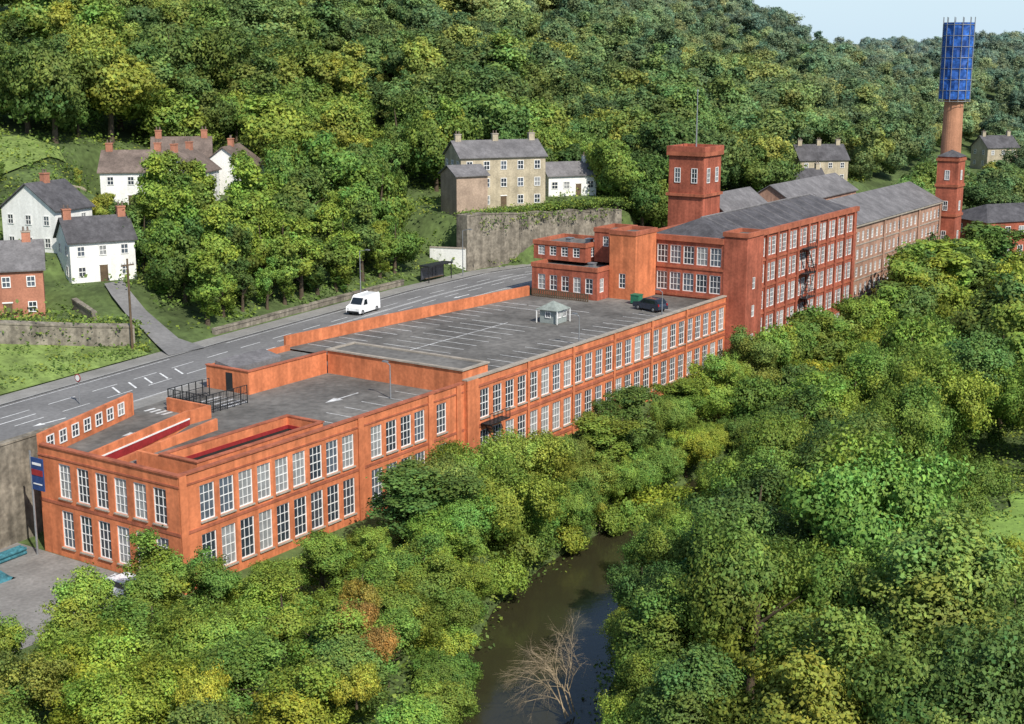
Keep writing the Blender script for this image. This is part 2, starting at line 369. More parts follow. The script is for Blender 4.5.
for (a,b,c,d) in ((.35,.35,38,1.2),(.35,1.2,3.2,VY+.3),(18.3,1.2,38,VY+.3),(.35,VY+.3,38,9.6),(15,9.6,38,14.8)): mb.poly([(a,b,A),(c,b,A),(c,d,A),(a,d,A)],ASPH)
mb.poly([(.35,9.6,A),(1.6,9.6,A),(1.6,13.3,A),(.35,13.3,A)],ASPH)
mb.poly([(2,9.6,A),(15,9.6,A),(15,11.0,A)],ASPH)
mb.poly([(.35,13.3,A),(2,13.3,A),(15,14.8,A),(15,22.1,A),(14,21.6,A),(.35,16.95,A)],ASPH)
mb.poly([(15,14.8,A),(38,14.8,A),(38,float(wr(38))-8,A),(26,float(wr(26))-8,A),(15,float(wr(15))-8,A)],ASPH)
mb.poly([(15,11.2,A),(15,14.6,A),(1.6,13.1,5.6),(1.6,9.8,5.6)],ASPH)
mb.poly([(1.6,9.6,A),(1.6,13.3,A),(1.6,13.3,5),(1.6,9.6,5)],BR_A)
mb.poly([(3.5,1.5,5.4),(18,1.5,5.4),(18,VY,5.4),(3.5,VY,5.4)],ASPH)
mb.build("parking_deck",eA)
mb=MB()
for (a,b,c,d) in ((3.501,1.501,17.999,1.56),(3.501,VY-.06,17.999,VY-.001),(3.5,1.56,3.56,VY-.06),(17.94,1.56,17.999,VY-.06)):
    mb.box(a,b,8.62,c,d,8.95,REDP); mb.box(a,b,5.5,c,d,8.6,SHADEI)  # dark panels under the red band paint in the shade of the well
mb.prism([(3,13.04),(14.8,14.4),(14.8,14.46),(3,13.1)],lambda p:7.2 if p[0]<10 else 8.3,lambda p:8.1 if p[0]<10 else 8.75,REDP)
mb.prism([(3,13.02),(14.8,14.38),(14.8,14.46),(3,13.1)],lambda p:8.13 if p[0]<10 else 8.78,lambda p:8.25 if p[0]<10 else 8.9,FRAME)
mb.build("court_lining_and_shade",eA)
mb=MB()
for x in (20,22.6,25.2,27.8,30.4,33,35.6): mb.box(x,2.2,A+.004,x+.1,7,A+.008,MARK2)
for y in (17.2,18.0,18.8,19.6): mb.box(15.9,y+2,A+.004,17.2,y+2.35,A+.009,MARK2)
for k in range(5): mb.box(21.5,16.2+.9*k,A+.004,24.2,16.5+.9*k,A+.009,MARK2)
mb.poly([(30,9,A+.008),(28,9.6,A+.008),(30,10.2,A+.008)],MARK2); mb.box(30,9.5,A+.004,33,9.7,A+.009,MARK2)
mb.box(5,7.6,A+.004,14,7.7,A+.009,MARK2); mb.box(10,16.5,A+.004,13,16.62,A+.009,MARK2); mb.poly([(10,16.1,A+.008),(8.6,16.56,A+.008),(10,17.0,A+.008)],MARK2)
mb.build("bay_marking",eA)
wm=winmesh(W1,3.0,3,4); wm2=winmesh(W1,3.4,3,4)
for c in upA:
    add_window(eA,wm,(c,.15,5.25),0,W1); add_window(eA,wm2,(c,.15,.75),0,W1)
wmE=winmesh(1.5,3.0,3,4); wmE2=winmesh(1.5,3.25,3,4)
for c in endc: add_window(eA,wmE,(.15,c,5.25),RX,1.5); add_window(eA,wmE2,(.15,c,.9),RX,1.5)
ang=math.atan(.336)
for i in range(7):
    x=1.4+1.8*i; add_window(eA,winmesh(1.1,1.2,2,2),(x,backA(x)-.38,8.8),ang)
# ---------------------------------------------------------------- MILL, middle section with upper deck
eB=thing("mill_building","long orange brick mill wing with upper rooftop car park","mill",(38,0,-1))
mb=MB()
WB=1.62
cB=[41.2+ (96.2-41.2)*i/24 for i in range(25)]
opsB=[(c-38-WB/2,c-38+WB/2,5.4,8.4) for c in cB]+[(c-38-WB/2,c-38+WB/2,1.0,4.1) for c in cB]
opsB+=[(c-38-WB/2,c-38+WB/2,-2.8,-.4) for c in cB]
facade(mb,(38,-.25),(1,0),(0,-1),59.4,-3.5,9.75,opsB,.25,BR_A)
mb.poly([(38,-.25,9.75),(97.4,-.25,9.75),(97.4,.15,9.75),(38,.15,9.75)],BR_A); mb.poly([(38,.15,9.75),(97.4,.15,9.75),(97.4,.15,8.9),(38,.15,8.9)],BR_A)
mb.poly([(38,-.25,-3.5),(38,.1,-3.5),(38,.1,9.75),(38,-.25,9.75)],BR_A)
bp=[(42.5,28.2),(60,26.9),(87,24.4)]
for p,q in zip(bp[:-1],bp[1:]): mb.wall(p,q,7.7,10.35,.35,BR_A)
mb.build("wall",eB)
mb=MB()
mb.box(38.01,.2,7.5,42.4,18.0,10.75,BR_A); mb.build("stair_block",eB)
mb=MB(); mb.box(37.85,.05,10.753,42.55,.5,10.9,COPE); mb.box(37.85,17.7,10.753,42.55,18.15,10.9,COPE); mb.box(37.85,.5,10.753,38.3,17.7,10.9,COPE); mb.box(42.1,.5,10.753,42.55,17.7,10.9,COPE); mb.poly([(38.3,.5,10.77),(42.1,.5,10.77),(42.1,17.7,10.77),(38.3,17.7,10.77)],ASPH); mb.build("block_roof",eB)
mb=MB()
mb.box(38,-.4,9.753,97.4,.25,9.9,COPE); mb.box(38,-.33,4.5,97.4,-.253,4.85,BR_T); mb.box(38,-.34,8.75,97.4,-.254,9.0,BR_T); mb.box(38,-.33,.2,97.4,-.253,.5,BR_T)
mb.box(38,-.42,-3,39.9,-.341,9.75,BR_A)
for i in range(1,6):
    c=(cB[i*4-1]+cB[i*4])/2; mb.box(c-.2,-.40,-3,c+.2,-.341,9.75,BR_A)
mb.build("cornice",eB)
mb=MB(); B=9.0
mb.poly([(42.4,.15,B),(97.4,.15,B),(97.4,24,B),(87,24.5,B),(60,27.0,B),(42.4,28.3,B)],ASPH)
mb.poly([(38.3,18.2,A+.01),(42.39,18.2,A+.01),(42.39,28.4,A+.01),(38.3,27,A+.01)],ASPH); mb.build("parking_deck",eB)
mb=MB(); z0,z1=B+.004,B+.008
for i in range(17):
    x=48+2.5*i; mb.box(x,1.2,z0,x+.14,6.0,z1,MARK2)
for i in range(15):
    x=45.5+2.5*i
    if not 69<x<77: mb.box(x,11.0,z0,x+.14,20.6,z1,MARK2)
mb.box(45.5,15.75,B+.009,69,15.89,B+.012,MARK2); mb.box(76,15.75,B+.009,81,15.89,B+.012,MARK2)
for i in range(15):
    x=45.5+2.5*i; yb=28.5-(x-40)*.088; mb.box(x,yb-4.6,z0,x+.14,yb-.3,z1,MARK2)
mb.build("bay_marking",eB)
wmB=winmesh(WB,3.0,3,4); wmB2=winmesh(WB,3.1,3,4)
for c in cB: add_window(eB,wmB,(c,-.10,5.4),0,WB)
for c in cB: add_window(eB,wmB2,(c,-.10,1.0),0,WB)
for c in cB: add_window(eB,winmesh(WB,2.4,3,3),(c,-.10,-2.8),0)
def fire_escape(parent,x0,y,levels,w=3.6):
    mb=MB(); pz=None
    for i,z in enumerate(levels):
        mb.box(x0,y-1.2,z-.08,x0+w,y-.05,z,METAL)
        for k in range(6): mb.box(x0+w*k/5-.03,y-1.2,z,x0+w*k/5+.03,y-1.14,z+1.1,METAL)
        mb.box(x0,y-1.2,z+1.05,x0+w,y-1.15,z+1.12,METAL)
        if pz is not None:
            a,b=(x0+.2,x0+w-.2) if i%2 else (x0+w-.2,x0+.2)
            for yy in (y-1.1,y-.3): mb.tube((a,yy,pz),(b,yy,z),.07,.07,5,METAL)
            for k in range(9):
                t=(k+.5)/9; X=a+(b-a)*t; Z=pz+(z-pz)*t; mb.box(X-.14,y-1.1,Z-.02,X+.14,y-.3,Z+.02,METAL)
        pz=z
    mb.build("fire_escape",parent)
fire_escape(eB,40.2,-.42,[-1.5,1.0,5.0],3.6)
e=thing("stair_block","flat roofed orange brick stair block on the parking deck","building",(26.2,18,8.25))
mb=MB(); mb.box(26.2,18.05,8.2,37.9,18.4,10.6,BR_A); mb.box(26.2,18.4,8.2,26.55,24,10.6,BR_A); mb.box(26.55,23.65,8.2,38.3,24,10.6,BR_A)
mb.build("wall",e); mb=MB(); mb.poly([(26.5,18.3,10.0),(38.3,18.3,10.0),(38.3,23.8,10.0),(26.5,23.8,10.0)],ASPH); mb.prism([(27,20.8),(34,20.8),(34,23.5),(27,23.5)],10.01,lambda p:10.5+(.5 if p[1]>22 else 0),SLATE2)
mb.build("roof",e); mb=MB(); mb.box(26.1,17.95,10.603,37.9,18.45,10.7,BR_T); mb.box(26.1,18.45,10.603,26.6,24.05,10.7,BR_T); mb.build("coping",e)
mb=MB(); mb.box(26.16,20.3,8.3,26.196,21.2,10.2,METAL); mb.build("door",e)
e=thing("fence_enclosure","dark metal mesh fence enclosure on the parking deck","fence",(18.3,15.8,8.25))
mb=MB()
for y in np.arange(15.8,21.2,.9): mb.box(18.3,y-.04,8.26,18.38,y+.04,10.1,METAL)
for x in np.arange(18.3,24,.9):
    mb.box(x-.04,15.8,8.26,x+.04,15.88,10.1,METAL); mb.box(x-.04,21,8.26,x+.04,21.08,10.1,METAL)
for z in (8.6,9.3,10.05):
    mb.box(18.3,15.8,z,18.35,21,z+.06,METAL); mb.box(18.3,15.8,z,23.6,15.85,z+.06,METAL); mb.box(18.3,21,z,23.6,21.05,z+.06,METAL)
mb.build("railing",e)
mb=MB()
for y in np.arange(15.85,21,.22): mb.box(18.32,y-.015,8.3,18.34,y+.015,10.05,METAL)
for x in np.arange(18.35,23.6,.22): mb.box(x-.015,15.82,8.3,x+.015,15.84,10.05,METAL)
mb.build("mesh_infill",e)
e=thing("kiosk","small square kiosk with pale pyramid roof on the car park","kiosk",(72.6,11.4,9))
mb=MB(); mb.box(71.4,10.2,9.01,73.8,12.6,10.7,PANEL); mb.build("wall",e)
mb=MB(); c=(72.6,11.4,11.7); q=[(71.0,9.8,10.7),(74.2,9.8,10.7),(74.2,13.0,10.7),(71.0,13.0,10.7)]
for i in range(4): mb.poly([q[i],q[(i+1)%4],c],GREENR)
mb.poly(q,GREENR); mb.build("roof",e)
for x in (72.0,73.2): add_window(e,winmesh(.8,.8,2,1),(x,10.18,9.7),0)
add_window(e,winmesh(.8,.8,2,1),(71.38,11.4,9.7),RX)
mb=MB()
for px,py in ((71.1,9.9),(74.1,9.9),(71.1,12.9)): mb.box(px-.05,py-.05,9.01,px+.05,py+.05,10.7,FRAME)
mb.build("post",e)
def brickblock(label,x0,y0,x1,y1,z0,z1,mat,wins_front=(),wins_side=(),par=None,roofm=None,cope=True,name="brick_annexe"):
    e=thing(name,label,"building",(x0,y0,z0))
    mb=MB()
    of=[(a-w/2,a+w/2,b,b+h) for a,b,w,h in wins_front]; os_=[(a-w/2,a+w/2,b,b+h) for a,b,w,h in wins_side]
    facade(mb,(x0,y0),(1,0),(0,-1),x1-x0,z0,z1,of,.2,mat); facade(mb,(x0,y0),(0,1),(-1,0),y1-y0,z0,z1,os_,.2,mat)
    mb.poly([(x1,y0,z0),(x1,y1,z0),(x1,y1,z1),(x1,y0,z1)],mat); mb.poly([(x0,y1,z0),(x1,y1,z0),(x1,y1,z1),(x0,y1,z1)],mat)
    mb.build("wall",e)
    mb=MB(); mb.poly([(x0+.3,y0+.3,z1-.4),(x1-.3,y0+.3,z1-.4),(x1-.3,y1-.3,z1-.4),(x0+.3,y1-.3,z1-.4)],roofm or ASPH); mb.build("roof",e)
    if cope:
        mb=MB()
        for a,b,c,d in ((x0-.1,y0-.1,x1+.1,y0+.3),(x0-.1,y1-.3,x1+.1,y1+.1),(x0-.1,y0+.3,x0+.3,y1-.3),(x1-.3,y0+.3,x1+.1,y1-.3)): mb.box(a,b,z1-.45,c,d,z1+.12,BR_T)
        mb.build("parapet",e)
    for a,b,w,h in wins_front: add_window(e,winmesh(w,h,2,3),(x0+a,y0+.12,b),0)
    for a,b,w,h in wins_side: add_window(e,winmesh(w,h,2,3),(x0+.12,y0+a,b),RX)
    return e
brickblock("single storey red brick annexe with white windows beside the deck",88.5,14.5,97.4,25,8.9,13.3,BR_D,[(1.2,10.0,1.1,1.9)],[(1.3+1.9*i,9.8,1.2,2.1) for i in range(5)])
brickblock("set back upper brick storey with flat roof",92,18.5,100,27,13.4,15.9,BR_D,[(2+2*i,14.0,1,1.3) for i in range(3)],[(1.5+1.9*i,14.0,1.1,1.3) for i in range(4)])
brickblock("tall narrow brick stair tower beside the mill end wall",91.5,10.4,97.3,14.4,8.9,18.2,BR_A,[],[(2.0,10.5,1,2)])
brickblock("brick lift tower rising above the annexe roof",94,14.7,99.5,18.3,13.4,18.0,BR_D,[],[(1.8,15.6,.9,1.4)])
e=thing("garden_screen","slatted dark timber screen along the annexe front","fence",(86.5,14,9))
mb=MB()
for y in np.arange(15,24,.35): mb.box(87,y,9.01,87.06,y+.2,10.1,WOODM)
mb.box(87.06,15,9.3,87.12,24,9.4,WOODM); mb.box(87.06,15,9.9,87.12,24,10.0,WOODM); mb.build("slats",e)
for (x,y,zz,h) in ((93.5,22,15.5,.9),(95.5,20,15.5,.7),(90.5,16.5,12.9,.8)):
    e=thing("roof_vent","small grey metal vent box on the annexe roof","vent",(x,y,zz))
    mb=MB(); mb.prism([(x-.4,y-.4),(x+.4,y-.4),(x+.4,y+.4),(x-.4,y+.4)],zz,zz+h,GALV); mb.build("housing",e); mb=MB(); mb.box(x-.5,y-.5,zz+h+.003,x+.5,y+.5,zz+h+.1,GALV); mb.build("cap",e)
# ---------------------------------------------------------------- tall MILL (D)
eD=thing("mill_building","tall five storey red brick mill with grey slate roof","mill",(97.5,0,-3))
mb=MB(); ZD=17.2
rows=[-1.6,2.3,6.1,9.9,13.6]
cD=[]
x=104.0
while x<145.2:
    cD+= [x,x+1.7]; x+=3.78
cD=[c for c in cD if c<145.2]
opsD=[(c-97.5-.72,c-97.5+.72,z,z+2.6) for c in cD for z in rows]
facade(mb,(97.5,0),(1,0),(0,-1),48.5,-3.5,ZD,opsD,.25,BR_D)
cDe=[1.5,3.5,5.5,7.5,9.5]
opsDe=[(c-.82,c+.82,z,z+2.5) for c in cDe for z in rows[3:]]
facade(mb,(97.5,0),(0,1),(-1,0),12.6,-3.5,ZD,opsDe,.25,BR_D)
mb.poly([(97.5,12.6,-1),(146,12.6,-1),(146,12.6,ZD),(97.5,12.6,ZD)],BR_D); mb.poly([(146,0,-1),(146,12.6,-1),(146,12.6,ZD),(146,0,ZD)],BR_D)
towops=[(2.0,2.9,z,z+1.6) for z in (3.0,6.9,10.7)]
facade(mb,(97.45,-3.1),(1,0),(0,-1),5.2,-3.5,18.1,towops,.2,BR_D)
facade(mb,(97.45,-3.1),(0,1),(-1,0),3.4,-3.5,18.1,[],.2,BR_D)
mb.poly([(102.65,-3.1,-3),(102.65,0,-3),(102.65,0,18.1),(102.65,-3.1,18.1)],BR_D); mb.poly([(97.45,.3,17),(102.65,.3,17),(102.65,.3,18.1),(97.45,.3,18.1)],BR_D)
mb.poly([(97.45,-3.1,17.9),(102.65,-3.1,17.9),(102.65,.3,17.9),(97.45,.3,17.9)],ASPH)
mb.build("wall",eD)
mb=MB()
for z in (1.6,5.4,9.2,13.0):
    mb.box(102.66,-.12,z,146,-.003,z+.3,BR_T); mb.box(97.38,.31,z,97.497,12.6,z+.3,BR_T)
mb.box(102.66,-.3,16.7,146.2,.3,17.45,BR_T); mb.box(97.25,.31,16.7,97.8,12.8,17.45,BR_T); mb.box(97.81,12.3,16.8,146.2,12.9,17.45,BR_T)
for a in [104.0+3.78*i+2.5 for i in range(11)]: mb.box(a,-.28,-3,a+.5,-.121,16.7,BR_D)
for a,b,c,d in ((97.3,-3.25,102.8,-2.9),(97.3,0.0,102.8,.45),(97.3,-2.9,97.65,0),(102.45,-2.9,102.8,0)): mb.box(a,b,17.8,c,d,18.4,BR_T)
mb.build("cornice",eD)
mb=MB()
def hip(mb,x0,y0,x1,y1,z,h,m,hipx=3.0):
    ym=(y0+y1)/2; A_=(x0,y0,z);B_=(x1,y0,z);C_=(x1,y1,z);D_=(x0,y1,z);R1=(x0+hipx,ym,z+h);R2=(x1-hipx,ym,z+h)
    mb.poly([A_,B_,R2,R1],m); mb.poly([C_,D_,R1,R2],m); mb.poly([D_,A_,R1],m); mb.poly([B_,C_,R2],m)
hip(mb,98.2,.5,145.8,12.2,17.0,2.4,SLATE,4.5)
for i in range(12):
    a=104+3.5*i
    mb.tube((a,.6,17.03),(a,6.3,19.4),.05,.05,5,SLATE2)
mb.tube((102.7,6.35,19.43),(141.3,6.35,19.43),.14,.14,6,SLATE2)
mb.build("roof",eD)
wmD=winmesh(1.44,2.6,3,4,.1,.05)
for c in cD:
    for z in reversed(rows): add_window(eD,wmD,(c,.13,z),0)
wmDe=winmesh(1.64,2.5,3,3,.1,.05)
for c in cDe:
    for z in rows[3:]: add_window(eD,wmDe,(97.63,c,z),RX)
wt=winmesh(.9,1.6,2,2)
for z in (3.0,6.9,10.7): add_window(eD,wt,(99.9,-3.0,z),0)
fire_escape(eD,122.5,-.3,[-1,2.0,5.9,9.6,13.3],3.4)
e=thing("water_tower","square red brick water tower with corbelled parapet","tower",(120,16,7.8))
mb=MB(); mb.box(116.9,13.2,7.8,122.7,19,26.6,BR_D)
mb.build("wall",e)
mb=MB(); mb.box(116.6,12.9,20.6,123,19.3,21.0,BR_T); mb.box(116.6,12.9,26.6,123,19.3,27.2,BR_T)
for a,b,c,d in ((116.6,12.9,123,13.3),(116.6,18.9,123,19.3),(116.6,13.3,117,18.9),(122.6,13.3,123,18.9)): mb.box(a,b,27.2,c,d,28.0,BR_D)
mb.build("parapet",e)
wt2=winmesh(1.0,2.2,2,3)
for a in (118.4,121.2): add_window(e,wt2,(a,13.17,22.6),0)
for a in (14.7,17.5): add_window(e,wt2,(116.87,a,22.6),RX)
e2=thing("flagpole","slender white flagpole standing on the tower roof","pole",(119.8,16,27.2)); mb=MB(); mb.tube((119.8,16,27.2),(119.8,16,36),.13,.06,8,GALV); mb.build("pole",e2); mb=MB(); mb.tube((119.8,16,36),(119.8,16,36.25),.14,.1,8,GALV); mb.build("finial",e2)
# ---------------------------------------------------------------- older MILL (E)
eE=thing("mill_building","long old pale brick mill with small windows and slate roof","mill",(146.1,0,-3))
mb=MB(); rowsE=[-.2,2.7,5.6,8.5,11.4]; cE=[148.2+2.2*i for i in range(20)]
opsE2=[(c-146.1-.5,c-146.1+.5,z,z+1.6) for c in cE for z in rowsE]
facade(mb,(146.1,.4),(1,0),(0,-1),45,-3.5,14.2,opsE2,.2,BR_E)
mb.poly([(191.1,.4,-2),(191.1,13,-2),(191.1,13,14.2),(191.1,6.7,17.4),(191.1,.4,14.2)],BR_E); mb.poly([(146.1,13,0),(191.1,13,0),(191.1,13,14.2),(146.1,13,14.2)],BR_E)
mb.poly([(146.1,.4,-2),(146.1,13,-2),(146.1,13,14.2),(146.1,6.7,17.4),(146.1,.4,14.2)],BR_E)
mb.build("wall",eE)
mb=MB()
for z in (2.1,5.0,7.9,10.8): mb.box(146.1,.3,z,191.1,.397,z+.18,COPE)
mb.box(146.1,.0,14.0,191.2,.396,14.35,COPE)
for a in (146.1,160,168,178,190.2): mb.box(a,.2,-3,a+.8,.298,14.0,BR_E)
mb.build("cornice",eE)
mb=MB()
mb.poly([(146,-.1,14.36),(191.4,-.1,14.36),(191.4,6.7,17.7),(146,6.7,17.7)],SLATE2); mb.poly([(146,13.4,14.3),(191.4,13.4,14.3),(191.4,6.7,17.7),(146,6.7,17.7)],SLATE2)
mb.build("roof",eE)
wE=winmesh(1.0,1.6,2,3,.1,.05)
for c in cE:
    for z in rowsE: add_window(eE,wE,(c,.52,z),0)
def house(name,label,cat,x,y,z,rot,L,Wd,he,hr,wm_,rm,nx=3,nz=2,chim=((.1),(.9)),sx=2,group=None,ww=1.0,wh=1.3,door=True,hipr=0,chm=None):
    e=thing(name,label,cat,(x,y,z),rot,group)
    mb=MB(); h0=-2.0
    mb.box(-L/2,-Wd/2,h0,L/2,Wd/2,he,wm_)
    if not hipr:
        for xx in (-L/2,L/2): mb.poly([(xx,-Wd/2,he),(xx,Wd/2,he),(xx,0,he+hr)],wm_)
    w=mb.build("wall",e,local=True)
    mb=MB(); o=.35
    if hipr: hip(mb,-L/2-o,-Wd/2-o,L/2+o,Wd/2+o,he+.02,hr,rm,hipr)
    else:
        k=hr/(Wd/2)
        for s in (-1,1):
            p=[(-L/2-o,s*(Wd/2+o),he-o*k),(L/2+o,s*(Wd/2+o),he-o*k),(L/2+o,0,he+hr),(-L/2-o,0,he+hr)]
            mb.poly([(a,b,c+.05) for a,b,c in p],rm); mb.poly([(a,b,c+.2) for a,b,c in p],rm)
            for i in range(4):
                a,b=p[i],p[(i+1)%4]; mb.poly([(a[0],a[1],a[2]+.05),(b[0],b[1],b[2]+.05),(b[0],b[1],b[2]+.2),(a[0],a[1],a[2]+.2)],rm)
    r=mb.build("roof",e,local=True)
    for c in chim:
        mb=MB(); cx=-L/2+L*c; zz=he+hr; mb.box(cx-.5,-.4,zz-1.0,cx+.5,.4,zz+1.1,chm or wm_); mb.box(cx-.57,-.47,zz+1.1,cx+.57,.47,zz+1.25,chm or COPE)
        for q in (-.25,.25): mb.tube((cx+q,0,zz+1.25),(cx+q,0,zz+1.75),.12,.1,8,TILE)
        mb.build("chimney",r,local=True)
    me=winmesh(ww,wh,2,2,.1,.06); st=he/nz
    for j in range(nz):
        for i in range(nx):
            cx=-L/2+L*(i+.5)/nx
            if door and j==0 and i==nx//2:
                mb=MB(); mb.box(cx-.5,-Wd/2-.06,0,cx+.5,-Wd/2-.003,2.1,WOODM); mb.box(cx-.6,-Wd/2-.08,2.1,cx+.6,-Wd/2-.003,2.25,FRAME); mb.build("door",e,local=True); continue
            ob=bpy.data.objects.new("window",me); COL.objects.link(ob); ob.parent=e; ob.location=(cx,-Wd/2-.02,st*j+(st-wh)*.55)
        for i in range(sx):
            cy=-Wd/2+Wd*(i+.5)/sx; ob=bpy.data.objects.new("window",me); COL.objects.link(ob); ob.parent=e; ob.location=(-L/2-.02,cy,st*j+(st-wh)*.55); ob.rotation_euler=(0,0,RX)
    return e
R=math.radians
HG="houses on the wooded hillside"
house("brick_house","red brick two storey house with slate roof above garden wall","house",30,63,11.0,R(-38),11,8,6.0,2.8,BR_H,SLATE2,4,2,(.15,.85),2,HG)
house("white_house","white rendered cottage with dark slate roof and gable","house",46,64,13.4,R(-25),8.2,6.6,5.2,2.6,RENDERW,SLATE,3,2,(.08,.92),2,HG,chm=BR_H)
house("white_house","white rendered house with steep slate roof higher on the slope","house",47,74.5,16.0,R(10),7,9,5.8,3.2,RENDERW,SLATE,2,2,(.5,),3,HG,chm=BR_H)
house("terraced_house","white end terrace house with clay tile roof and chimneys","house",74,88,18.6,R(-50),9,8.5,5.6,2.8,RENDERW,TILE,3,2,(.1,.9),2,HG,chm=BR_H)
house("terraced_house","white gabled house with brown tiled roof","house",80.5,84.5,18.4,R(22),9,8,5.4,3.0,RENDERW,TILE,3,2,(.2,.8),2,HG,chm=BR_H)
house("terraced_house","white gabled cottage with dark tiled roof","house",92.5,86,18.8,R(28),9,8,5.0,3,RENDERW,TILE,3,2,(.5,),2,HG,chm=BR_H)
house("terraced_house","brown roofed hillside cottage with brick chimney","house",87.5,92,20.0,R(-45),9,8,5.2,3,RENDERW,TILE,3,2,(.1,.9),2,HG,chm=BR_H)
house("stone_house","large buff stone Georgian house with slate roof and chimneys","house",125,56.5,16,R(-36),15,9,8.6,2.4,STONE2,SLATE2,5,3,(.06,.5,.94),3,HG,ww=1.1,wh=1.5,hipr=0)
house("cottage","low white cottage with slate roof on the terrace","house",140,51.5,17,R(-36),9,6,3.6,2,RENDERW,SLATE2,4,1,(.9,),2,HG,ww=1.2)
house("outbuilding","tall narrow plain stone outbuilding on the terrace","building",114,55,15.6,R(-30),5.5,6.5,6.6,1.4,M("stone pinkish",(.42,.31,.23),.9,.2,.5,4,.15),SLATE2,0,2,(),0,HG,door=False)
house("stone_house","stone villa with twin gables and slate roof on the far slope","house",247,47.5,11.2,R(-45),12,8,5.6,3.2,STONE2,SLATE,4,2,(.1,.5,.9),3,HG)
house("cottage","small stone cottage with slate roof near the villa","house",228,43,9.8,R(-40),8,6,3.6,2.4,STONE2,SLATE,3,1,(.9,),2,HG)
house("stone_house","distant grey stone house among trees","house",338,31,9.2,R(-40),10,8,6,3,STONE2,SLATE,3,2,(.1,.9),2,HG)
house("brick_building","long red brick industrial building with grey hipped roof","building",219,-7,1.6,R(-35),26,13,7.6,2.8,BR_D,SLATE,8,2,(),4,None,ww=1.3,wh=1.9,door=False,hipr=5)
house("mill_shed","low brick shed with slate roof behind the old mill","building",172,20,7.8,0,30,9,8.2,2.8,BR_E,SLATE2,8,1,(),2,None,door=False)
house("mill_shed","low brick shed with slate roof behind the tall mill","building",138,19,7.8,0,16,8,8.6,3.0,BR_D,SLATE2,5,1,(),2,None,door=False)
e=thing("bus_shelter","low bus shelter with dark flat roof and glass back","bus shelter",(94.5,float(wr(94.5))+7.4,8.14),0)
mb=MB(); bx,by=94.5,float(wr(94.5))+7.4
mb.box(bx-3,by-.9,10.5,bx+3,by+.9,10.7,METAL); mb.build("roof",e)
mb=MB()
for a in (-2.8,0,2.8): mb.box(bx+a-.05,by+.7,8.15,bx+a+.05,by+.8,10.5,METAL)
for a in (-2.8,2.8): mb.box(bx+a-.05,by-.8,8.15,bx+a+.05,by-.7,10.5,METAL)
mb.build("post",e)
mb=MB(); mb.box(bx-2.75,by+.73,8.5,bx+2.75,by+.76,10.3,GLASS); mb.build("back_panel",e)
mb=MB(); mb.box(bx-2.2,by+.3,8.55,bx+2.2,by+.65,8.62,WOODM); mb.build("bench",e)
e=thing("white_wall","white rendered boundary wall panel beside the road","wall",(103,52,8)); 
mb=MB(); mb.wall((102.6,53.5),(104.4,47.8),8,11.6,.4,RENDERW); mb.build("wall",e); mb=MB(); mb.wall((102.5,53.5),(104.3,47.8),11.603,11.75,.6,COPE); mb.build("coping",e)
# ---------------------------------------------------------------- chimney
BRC=M("brick chimney",(.50,.24,.14),.88,.2,.4,5,.2)
e=thing("chimney_base_tower","square red brick stair tower at the mill chimney foot","tower",(193,0,0))
mb=MB(); mb.box(191.2,-2.4,-2,195.2,1.6,22.6,BR_D); mb.build("wall",e)
mb=MB()
for z in (5.5,11.5,17,21.8): mb.box(191,-2.6,z,195.4,1.8,z+.5,BR_T)
hip(mb,191,-2.6,195.4,1.8,22.61,1.2,SLATE,2.1); mb.build("cornice",e)
for z in (7,12.6,18.3): add_window(e,winmesh(.9,1.8,2,2),(193.1,-2.43,z),0); add_window(e,winmesh(.9,1.8,2,2),(191.17,-.4,z),RX)
CX,CY=197.3,1.1
e=thing("factory_chimney","tall round brick chimney wrapped in blue scaffold sheeting","chimney",(CX,CY,0))
mb=MB(); mb.tube((CX,CY,-1),(CX,CY,33),2.2,1.75,28,BRC); mb.tube((CX,CY,33),(CX,CY,46),1.75,1.6,28,BRC)
mb.build("shaft",e)
mb=MB(); R0=2.9
for k in range(12):
    t=2*math.pi*k/12; x,y=CX+R0*math.cos(t),CY+R0*math.sin(t); mb.tube((x,y,32.5),(x,y,48.0),.07,.07,6,GALV)
for z in np.arange(32.6,48.0,2.0):
    for k in range(12):
        t,t2=2*math.pi*k/12,2*math.pi*(k+1)/12
        mb.tube((CX+R0*math.cos(t),CY+R0*math.sin(t),z),(CX+R0*math.cos(t2),CY+R0*math.sin(t2),z),.06,.06,5,GALV)
mb.build("scaffold",e)
mb=MB(); n=24
for j,z in enumerate(np.arange(33.0,47.0,1.0)):
    for k in range(n):
        t,t2=2*math.pi*k/n,2*math.pi*(k+1)/n
        def pr(tt,zz): 
            r=R0-.12+.10*math.sin(tt*7+zz*1.3)+.06*math.sin(tt*13-zz*2.1); return (CX+r*math.cos(tt),CY+r*math.sin(tt),zz)
        mb.poly([pr(t,z),pr(t2,z),pr(t2,z+1),pr(t,z+1)],BLUEW)
mb.build("sheeting",e)
